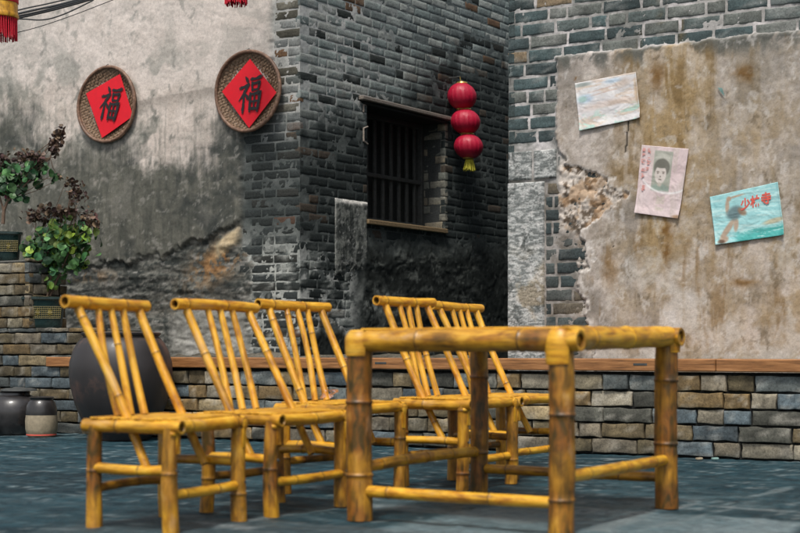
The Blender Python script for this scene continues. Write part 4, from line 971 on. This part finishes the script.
def paint2(a, b):
    c = mix((216, 200, 200), (204, 184, 184), N(a, b, .35, seed=4)); c = mix(c, (190, 178, 170), sm(.55, .8, N(a, b, .12, .5, seed=5))*.5)
    inb = sm(.28, .30, a)*(1-sm(.68, .70, a))*sm(.05, .07, b)*(1-sm(.62, .66, b))
    p = mix((150, 156, 142), (184, 186, 174), el(a, b, .5, .17, .16, .09, .6)); p = mix(p, (92, 94, 84), el(a, b, .48, .30, .17, .13, .12))   # hair
    p = mix(p, (206, 198, 190), el(a, b, .47, .40, .125, .135, .10)); p = mix(p, (92, 94, 84), el(a, b, .47, .275, .13, .035, .25))
    for (cx, cy, rx, ry) in ((.41, .365, .035, .008), (.53, .36, .035, .008), (.41, .385, .022, .010), (.53, .38, .022, .010), (.47, .43, .014, .012), (.47, .475, .04, .009)): p = mix(p, (96, 88, 80), el(a, b, cx, cy, rx, ry, .4)*.85)
    p = mix(p, (130, 150, 138), el(a, b, .49, .60, .2, .06, .3)); p = mix(p, (176, 170, 158), el(a, b, .47, .545, .05, .03, .4))
    c = mix(c, p, inb*.85); c = mix(c, (186, 180, 164), sm(.42, .46, a)*(1-sm(.6, .64, a))*sm(.68, .72, b)*(1-sm(.9, .94, b))*sm(.4, .6, N(a, b, .1, .03, seed=6))*.6)
    r = np.hypot((a-.62)/.58, (b-.36)/.30); arc = np.exp(-((r-1)/.045)**2)*sm(.45, .6, b); c = mix(c, (232, 232, 230), arc*.8)
    c = mix(c, (150, 120, 90), el(a, b, .96, .98, .12, .03, .5)*.8)
    return c
def paint3(a, b):
    w = N(a+b*.5, b-a*.25, .5, .05, seed=8); c = mix((172, 214, 214), (140, 196, 200), w); c = mix(c, (190, 222, 220), sm(.6, .75, N(a, b-a*.12, .4, .06, seed=9))*.7)
    c = mix(c, (60, 156, 150), sm(.78, .90, b+.12*(N(a, b, .3, .1, seed=10)-.5)+.1*(a-.5))*sm(.22, .4, a)*.85); c = mix(c, (200, 226, 224), sm(.6, .72, N(a, b, .3, .035, seed=11))*sm(.6, .8, b)*.6)
    c = mix(c, (188, 172, 140), el(a, b, .88, .70, .16, .045, .4, -.15)*.8)
    # a plain leaping figure
    sk = (176, 146, 124)
    for (cx, cy, rx, ry, rot) in ((.27, .12, .035, .05, 0), (.235, .26, .03, .14, .1), (.38, .10, .12, .02, -.1), (.20, .72, .045, .26, .55), (.14, .92, .05, .07, .5), (.33, .66, .035, .13, .15)): c = mix(c, sk, el(a, b, cx, cy, rx, ry, .35, rot)*.85)
    c = mix(c, (96, 118, 122), el(a, b, .33, .42, .11, .14, .35, .4)*.9); c = mix(c, (150, 116, 92), el(a, b, .44, .42, .05, .09, .4, -.4)*.8); c = mix(c, (84, 62, 48), el(a, b, .09, .95, .05, .04, .5)*.8)
    return c
poster('poster', [(575, 83.5), (636, 72), (641, 118), (580, 131)], paint1, 'bleached pastel poster, hung highest of the three on the peeling wall')
o2, at2 = poster('poster', [(642, 145), (689, 149), (679, 219), (635, 213)], paint2, 'upright pink poster with a faded portrait and red writing down its left side', g=(70, 110))
o3, at3 = poster('poster', [(710, 197), (778, 182), (785, 235), (716, 245)], paint3, 'turquoise poster with a leaping figure and three red characters, lowest and furthest right', g=(110, 80))
def text_strokes(ch):
    cu = bpy.data.curves.new('t', 'FONT'); cu.body = ch; cu.size = 1; cu.offset = .035; cu.fill_mode = 'FRONT'; ob = bpy.data.objects.new('t', cu); C.objects.link(ob)
    dg = bpy.context.evaluated_depsgraph_get(); me = bpy.data.meshes.new_from_object(ob.evaluated_get(dg)); vs = [v.co.copy() for v in me.vertices]; fs = [tuple(p.vertices) for p in me.polygons]
    bpy.data.objects.remove(ob); bpy.data.curves.remove(cu); bpy.data.meshes.remove(me); return vs, fs
def lettering(ch, at, u, v, su, sv, mat, parent, slant=0, lift=.0025):
    vs, fs = text_strokes(ch)
    if not vs: return
    x0 = min(p.x for p in vs); x1 = max(p.x for p in vs); y0 = min(p.y for p in vs); y1 = max(p.y for p in vs)
    m = MB(); m.add([at(u+su*((p.x-x0)/(x1-x0)+slant*(p.y-y0)/(y1-y0)), v+sv*(1-(p.y-y0)/(y1-y0)), lift) for p in vs], fs)
    m.build('lettering', mat, parent, smooth=False)
for k, (ch, u) in enumerate((('少', .43), ('林', .575), ('寺', .735))): lettering(ch, at3, u-.01, .17-.015*k, .145, .23, M['redchar'], o3, .1)
for k, (u, v, w_, h_) in enumerate(((.02, .04, .10, .06), (.03, .12, .09, .035), (.02, .20, .10, .06), (.045, .33, .10, .05), (.06, .41, .09, .06), (.10, .575, .09, .05), (.10, .61, .09, .05), (.15, .035, .09, .08), (.15, .17, .10, .07), (.15, .255, .08, .015), (.145, .30, .08, .07))):
    m = MB(); rr_ = random.Random(k+60)                        # worn, illegible strokes of a red column of writing
    for q_ in range(3 if h_ < .04 else 6):
        x0, y0 = rr_.uniform(0, .35), rr_.uniform(.05, .95); hz = q_ % 2 == 0; x1, y1 = (x0+rr_.uniform(.45, .65), y0-.08) if hz else (min(1, x0+rr_.uniform(0, .5)), min(1, y0+rr_.uniform(.3, .6)))
        a_, b_ = at2(u+w_*x0, v+h_*y0, .005+.0003*q_), at2(u+w_*x1, v+h_*y1, .005+.0003*q_); dr_ = (b_-a_).normalized(); sd_ = dr_.cross(Vector(NN)).normalized()*rr_.uniform(.0025, .0045)
        m.add([a_-sd_, b_-sd_*.6, b_+sd_*.6, a_+sd_], [(0, 1, 2, 3)])
    m.build('printed_mark', M['palered'], o2, smooth=False)
# small blue scrap and flecks
s_, h_ = FRt.hit(721, 92, .03); m = MB(); m.add([FRt.v(s_-.022, h_+.03, .028), FRt.v(s_+.012, h_+.022, .04), FRt.v(s_+.024, h_-.03, .03), FRt.v(s_+.002, h_-.004, .034)], [(0, 1, 2, 3)])
ob = tag(m.build('paper_scrap', M['chip'], smooth=False), 'tiny torn scrap of pale blue paper stuck to the wall above the turquoise poster', 'scrap'); sol = ob.modifiers.new('s', 'SOLIDIFY'); sol.thickness = .0015
for (x, y, mm, lb) in ((701, 458.5, 'beige', 'small tan chip on the paving at the foot of the bench wall'), (717, 458.5, 'chip', 'small green-blue chip on the paving, right of the tan one')):
    c0 = unp(x, y+1.5, F*CH/(y+1.5-350)); m = MB(); m.box(c0+Vector((-.02, 0, 0)), (.035, .01, .002), (-.008, .03, 0), (0, .002, .012), bev=.003); tag(m.build('stone_chip', M["chip"] if mm == "chip" else M["beige"], smooth=False), lb, 'stone')

# ------------------------------------------------------------------ urn and jars
def jar(name, c, prof, mat, label, cat, n=64, extra=None):
    t = thing(name, c, label, cat); m = MB(); m.lathe(c, prof, n); m.build('body', mat, t); return t
c = FB.v(*FB.hit(120.5, 439.5)[:1], 0, .40); Zu = 10.9; c = Vector((LX(121, Zu), Zu, 0))
r = .372
t = jar('clay_urn', c, [(.001, .01), (.20, .0), (.215, .012), (.27, .12), (.33, .26), (.365, .40), (r, .49), (.368, .56), (.345, .64), (.315, .70), (.285, .735), (.27, .742), (.272, .752), (.285, .760), (.288, .772), (.275, .779), (.255, .776), (.25, .74)], M['urn'], 'big dark round clay urn standing behind the leftmost bamboo chair', 'urn')
m = MB(); m.lathe(c, [(.001, .758), (.15, .757), (.25, .755), (.256, .745)], 64); m.build('lid', M['urn'], t)
Z = 11.55; c = Vector((LX(15, Z), Z, 0))
t = jar('glazed_jar', c, [(.001, .004), (.15, 0), (.17, .02), (.20, .10), (.205, .18), (.19, .25), (.15, .29), (.115, .305), (.112, .32), (.12, .33), (.10, .335)], M['darkglaze'], 'squat black glazed jar with a flat lid at the foot of the brick pier', 'jar')
m = MB(); m.lathe(c+Vector((.03, 0, .337)), [(.001, .028), (.04, .028), (.05, .022), (.10, .02), (.135, .012), (.14, 0), (.001, -.002)], 40); m.build('lid', M['oldwood'], t)
Z = 11.25; c = Vector((LX(41.5, Z), Z, 0))
t = thing('clay_pot', c, 'small two-tone pot, raw beige below and black glaze above, beside the black jar', 'jar')
m = MB(); m.lathe(c, [(.001, .004), (.095, 0), (.108, .012), (.118, .06), (.120, .12), (.114, .168)], 44); m.build('body', M['beige'], t)
m = MB(); m.lathe(c, [(.1155, .165), (.116, .18), (.112, .22), (.10, .258), (.085, .275), (.088, .29), (.094, .296), (.085, .30), (.07, .298), (.07, .26)], 44); m.build('glazed_neck', M['darkglaze'], t)
m = MB(); m.lathe(c, [(.109, .012), (.112, .013), (.112, .021), (.1105, .022)], 44); m.build('foot_band', M['redchar'], t)
m = MB(); m.lathe(c, [(.001, .285), (.069, .285)], 30); m.build('stopper', M['oldwood'], t)

# ------------------------------------------------------------------ potted plants
def leaf(mb, p, nrm, r, col, ax=None):
    nrm = nrm.normalized(); a = ax or nrm.orthogonal().normalized(); a = (a-nrm*a.dot(nrm)).normalized(); b = nrm.cross(a)
    out = [(0, -1.0), (.55, -.75), (.92, -.15), (.78, .5), (.3, .92), (0, 1.2), (-.3, .92), (-.78, .5), (-.92, -.15), (-.55, -.75)]
    v = [p]+[p+(a*x+b*y)*r+nrm*(-.25*r*(x*x)+.12*r*abs(y)) for x, y in out]
    mb.add(v, [(0, i, i % 10+1) for i in range(1, 11)], col=[tuple(col)]*11)
def potted(base, hw, hh, depth, clumps, dry, stems, label, seed, leafr=(.022, .046)):
    PU = Vector((.968, .25, 0)); PN = Vector((.25, -.968, 0)); rr = random.Random(seed); t = thing('potted_plant', base, label, 'potted plant')
    # square-ish glazed planter with rounded corners, flared rim
    def ring(w, z): 
        v = []
        for j in range(32):
            q = 2*math.pi*(j+.5)/32; cx, sy = math.cos(q), math.sin(q); k = (abs(cx)**5+abs(sy)**5)**(-1/5)
            v.append(Vector(base)+PU*(w*k*cx)+PN*(w*.8*k*sy)+Vector((0, 0, z)))
        return v
    prof = [(.001, .005), (hw*.80, 0), (hw*.84, .012), (hw*.86, .03), (hw*.97, hh*.88), (hw*.98, hh*.89), (hw*1.06, hh*.92), (hw*1.06, hh*.985), (hw*1.02, hh), (hw*.93, hh*.99), (hw*.90, hh*.88)]
    m = MB(); v = []
    for w, z in prof: v += ring(w, z)
    m.add(v, [(i*32+j, i*32+(j+1) % 32, (i+1)*32+(j+1) % 32, (i+1)*32+j) for i in range(len(prof)-1) for j in range(32)]); pot = m.build('pot', M['potglaze'], t)
    # lattice band: fine yellow grid lines in slight relief
    m = MB()
    def sp(u, f):  # point on the front (u -1..1, f 0..1 up)
        w = hw*(.86+.11*(f)/1.0); q = u; return Vector(base)+PU*(w*q*.95)+PN*(w*.8+.0025)+Vector((0, 0, hh*(.0+.88*f)))
    for k in range(17): m.tube([sp(-.88+1.76*k/16, .36), sp(-.88+1.76*k/16, .78)], .0016, 5)
    for f in (.36, .42, .50, .57, .64, .71, .78): m.tube([sp(-.88, f), sp(.88, f)], .0018, 5)
    for u in (-.32, .32):
        for q in range(4):
            a = q*math.pi/4; du = .13*math.cos(a); df = .12*math.sin(a); m.tube([sp(u-du, .57-df), sp(u+du, .57+df)], .005, 5)
    m.build('lattice_band', M['potgold'], pot)
    m = MB(); v = ring(hw*.9, hh*.9); m.add([Vector(base)+Vector((0, 0, hh*.93))]+v, [(0, 1+j, 1+(j+1) % 32) for j in range(32)], col=(.03, .025, .02)); m.build('soil', M['soil'], t, col=True)
    m = MB(); tops = []
    for st in stems:
        m.tube(st[0], st[1], 7)
    for (c, rx, ry, rz, n, pal, sz) in clumps+dry:
        for k in range(max(2, n//14)):
            e = Vector(c)+Vector((rr.uniform(-.7, .7)*rx, rr.uniform(-.7, .7)*ry, rr.uniform(-.7, .7)*rz)); s0 = stems[rr.randrange(len(stems))][0][-1]; mid = (Vector(s0)+e)/2+Vector((0, 0, -.02))
            m.tube([s0, mid, e], [.004, .003, .0018], 5)
    m.build('stem', M['stem'], t)
    m = MB(); m2 = None
    for group, isdry in ((clumps, 0), (dry, 1)):
        for (c, rx, ry, rz, n, pal, sz) in group:
            mb = MB() if isdry else m; m2 = mb if isdry else None
            for k in range(n):
                d = Vector((rr.gauss(0, .5), rr.gauss(0, .5), rr.gauss(0, .5)))
                if d.length > 1.6: d *= 1.4/d.length
                p = Vector(c)+Vector((d.x*rx, d.y*ry, d.z*rz)); nr = Vector((rr.uniform(-1.2, 1.2), -1.0+rr.uniform(-.7, 1.1), rr.uniform(-.4, 1.1)))
                if mb is m2: nr = Vector((rr.uniform(-1, 1), rr.uniform(-1, 1), rr.uniform(-1, 1)))
                col = lin(np.array(pal[rr.randrange(len(pal))])*rr.uniform(.6, 1.15))
                if isdry: mb.tube([Vector(c), p], .0011, 4, cap=False, col=lin((70, 54, 44)).tolist())
                leaf(mb, p, nr, sz*rr.uniform(.5, 1.15)*(.98 if mb is m else 1.2), col, Vector((rr.uniform(-.7, .7), rr.uniform(-.3, .3), rr.uniform(-1, .1))))
            if isdry: mb.build('seed_head', M['leaf'], t, smooth=False, col=True)
    m.build('foliage', M['leaf'], t, smooth=False, col=True)
GR = [(80, 122, 68), (60, 104, 60), (46, 80, 48), (96, 144, 84), (64, 108, 70)]; LM = [(140, 166, 60), (112, 146, 58), (92, 128, 56), (150, 172, 84)]; DR = [(96, 76, 64), (116, 92, 74), (70, 52, 48), (88, 60, 58), (128, 108, 86)]
# left plant on the upper step
s1, h1 = FP.hit(8, 240, -.2); Zp = FP.v(s1, 0, -.2).y
b1 = Vector((LX(3, Zp), Zp, 1.377)); q = lambda x, y, dz=0: unp(x, y, Zp+dz)
potted(b1, .150, .235, .3, [(q(10, 182), .20, .12, .14, 130, GR, .042), (q(34, 170), .11, .09, .10, 50, GR, .036), (q(-25, 175), .2, .12, .16, 60, GR, .04), (q(8, 192), .07, .06, .05, 6, [(150, 70, 90)], .035), (q(54, 176), .03, .04, .05, 8, GR, .036)],
       [(q(28, 157), .14, .08, .05, 110, DR, .017), (q(55, 146), .045, .045, .09, 110, DR, .016), (q(60, 133), .035, .035, .05, 60, DR, .015), (q(4, 160), .08, .07, .05, 50, DR, .017), (q(60, 177), .03, .03, .02, 16, DR, .014)],
       [([q(3, 224), q(4, 210), q(8, 200)], [.016, .014, .011]), ([q(8, 201), q(18, 192), q(32, 178), q(50, 158)], [.011, .009, .006, .004]), ([q(4, 212), q(0, 198), q(-6, 180)], [.010, .008, .005])],
       'potted shrub with upright brown seed heads on the upper step of the pier', 5)
s1, h1 = FP.hit(45, 310, -.2); Zp = FP.v(s1, 0, -.2).y; b2 = Vector((LX(43.5, Zp), Zp, .824))
potted(b2, .170, .250, .3, [(q(62, 245), .23, .15, .21, 165, GR, .040), (q(62, 236), .15, .14, .13, 75, LM, .044), (q(84, 240), .08, .08, .12, 40, LM+GR, .042), (q(34, 250), .08, .08, .16, 45, GR+LM[:1], .040), (q(52, 268), .13, .09, .17, 80, GR+LM[1:3], .038), (q(80, 262), .06, .06, .10, 22, GR+LM, .036)],
       [(q(60, 212), .22, .10, .05, 160, DR, .018), (q(76, 193), .07, .06, .09, 80, DR, .016), (q(90, 222), .08, .06, .07, 60, DR, .018), (q(36, 218), .09, .07, .06, 60, DR, .018), (q(70, 182), .05, .04, .03, 24, DR, .014)],
       [([q(47, 296), q(50, 280), q(56, 262)], [.012, .010, .008]), ([q(50, 296), q(58, 278), q(70, 250), q(76, 210)], [.010, .008, .006, .004]), ([q(44, 296), q(38, 276), q(34, 256)], [.008, .006, .005])],
       'potted shrub with lime-green round leaves, lower of the two plants, behind the leftmost chair back', 9)

# ------------------------------------------------------------------ camera, light, colour
cam = bpy.data.cameras.new('camera'); co = bpy.data.objects.new('camera', cam); C.objects.link(co); sc.camera = co
co.location = (0, 0, CH); co.rotation_euler = (RAD(90), 0, 0); cam.sensor_width = 36; cam.lens = 36*F/800; cam.shift_y = (350-266.5)/800
cam.clip_end = 600; cam.dof.use_dof = True; cam.dof.focus_distance = 10.8; cam.dof.aperture_fstop = 3.2
w = bpy.data.worlds.new('World'); sc.world = w; w.use_nodes = True; nt = w.node_tree; nt.nodes.clear()
sky = nt.nodes.new('ShaderNodeTexSky'); sky.sky_type = 'NISHITA'; sky.sun_disc = False
EL, AZ = RAD(60), RAD(194)                 # sun high, behind the camera's left shoulder
sky.sun_elevation = EL; sky.sun_rotation = AZ; sky.air_density = 1.0; sky.dust_density = 3.0
bg = nt.nodes.new('ShaderNodeBackground'); bg.inputs[1].default_value = .10; ou = nt.nodes.new('ShaderNodeOutputWorld')
hs = nt.nodes.new('ShaderNodeHueSaturation'); hs.inputs['Saturation'].default_value = .35; nt.links.new(sky.outputs[0], hs.inputs['Color']); nt.links.new(hs.outputs[0], bg.inputs[0]); nt.links.new(bg.outputs[0], ou.inputs[0])
sd = bpy.data.lights.new('sun', 'SUN'); sd.energy = 2.2; sd.angle = RAD(12); sd.color = (1, .95, .88); so = bpy.data.objects.new('sun', sd); C.objects.link(so)
dirv = Vector((math.sin(AZ)*math.cos(EL), math.cos(AZ)*math.cos(EL), math.sin(EL))); so.rotation_euler = dirv.to_track_quat('Z', 'Y').to_euler(); so.location = dirv*20
sc.view_settings.view_transform = 'Standard'; sc.view_settings.look = 'None'; sc.view_settings.gamma = 1; sc.view_settings.exposure = .52
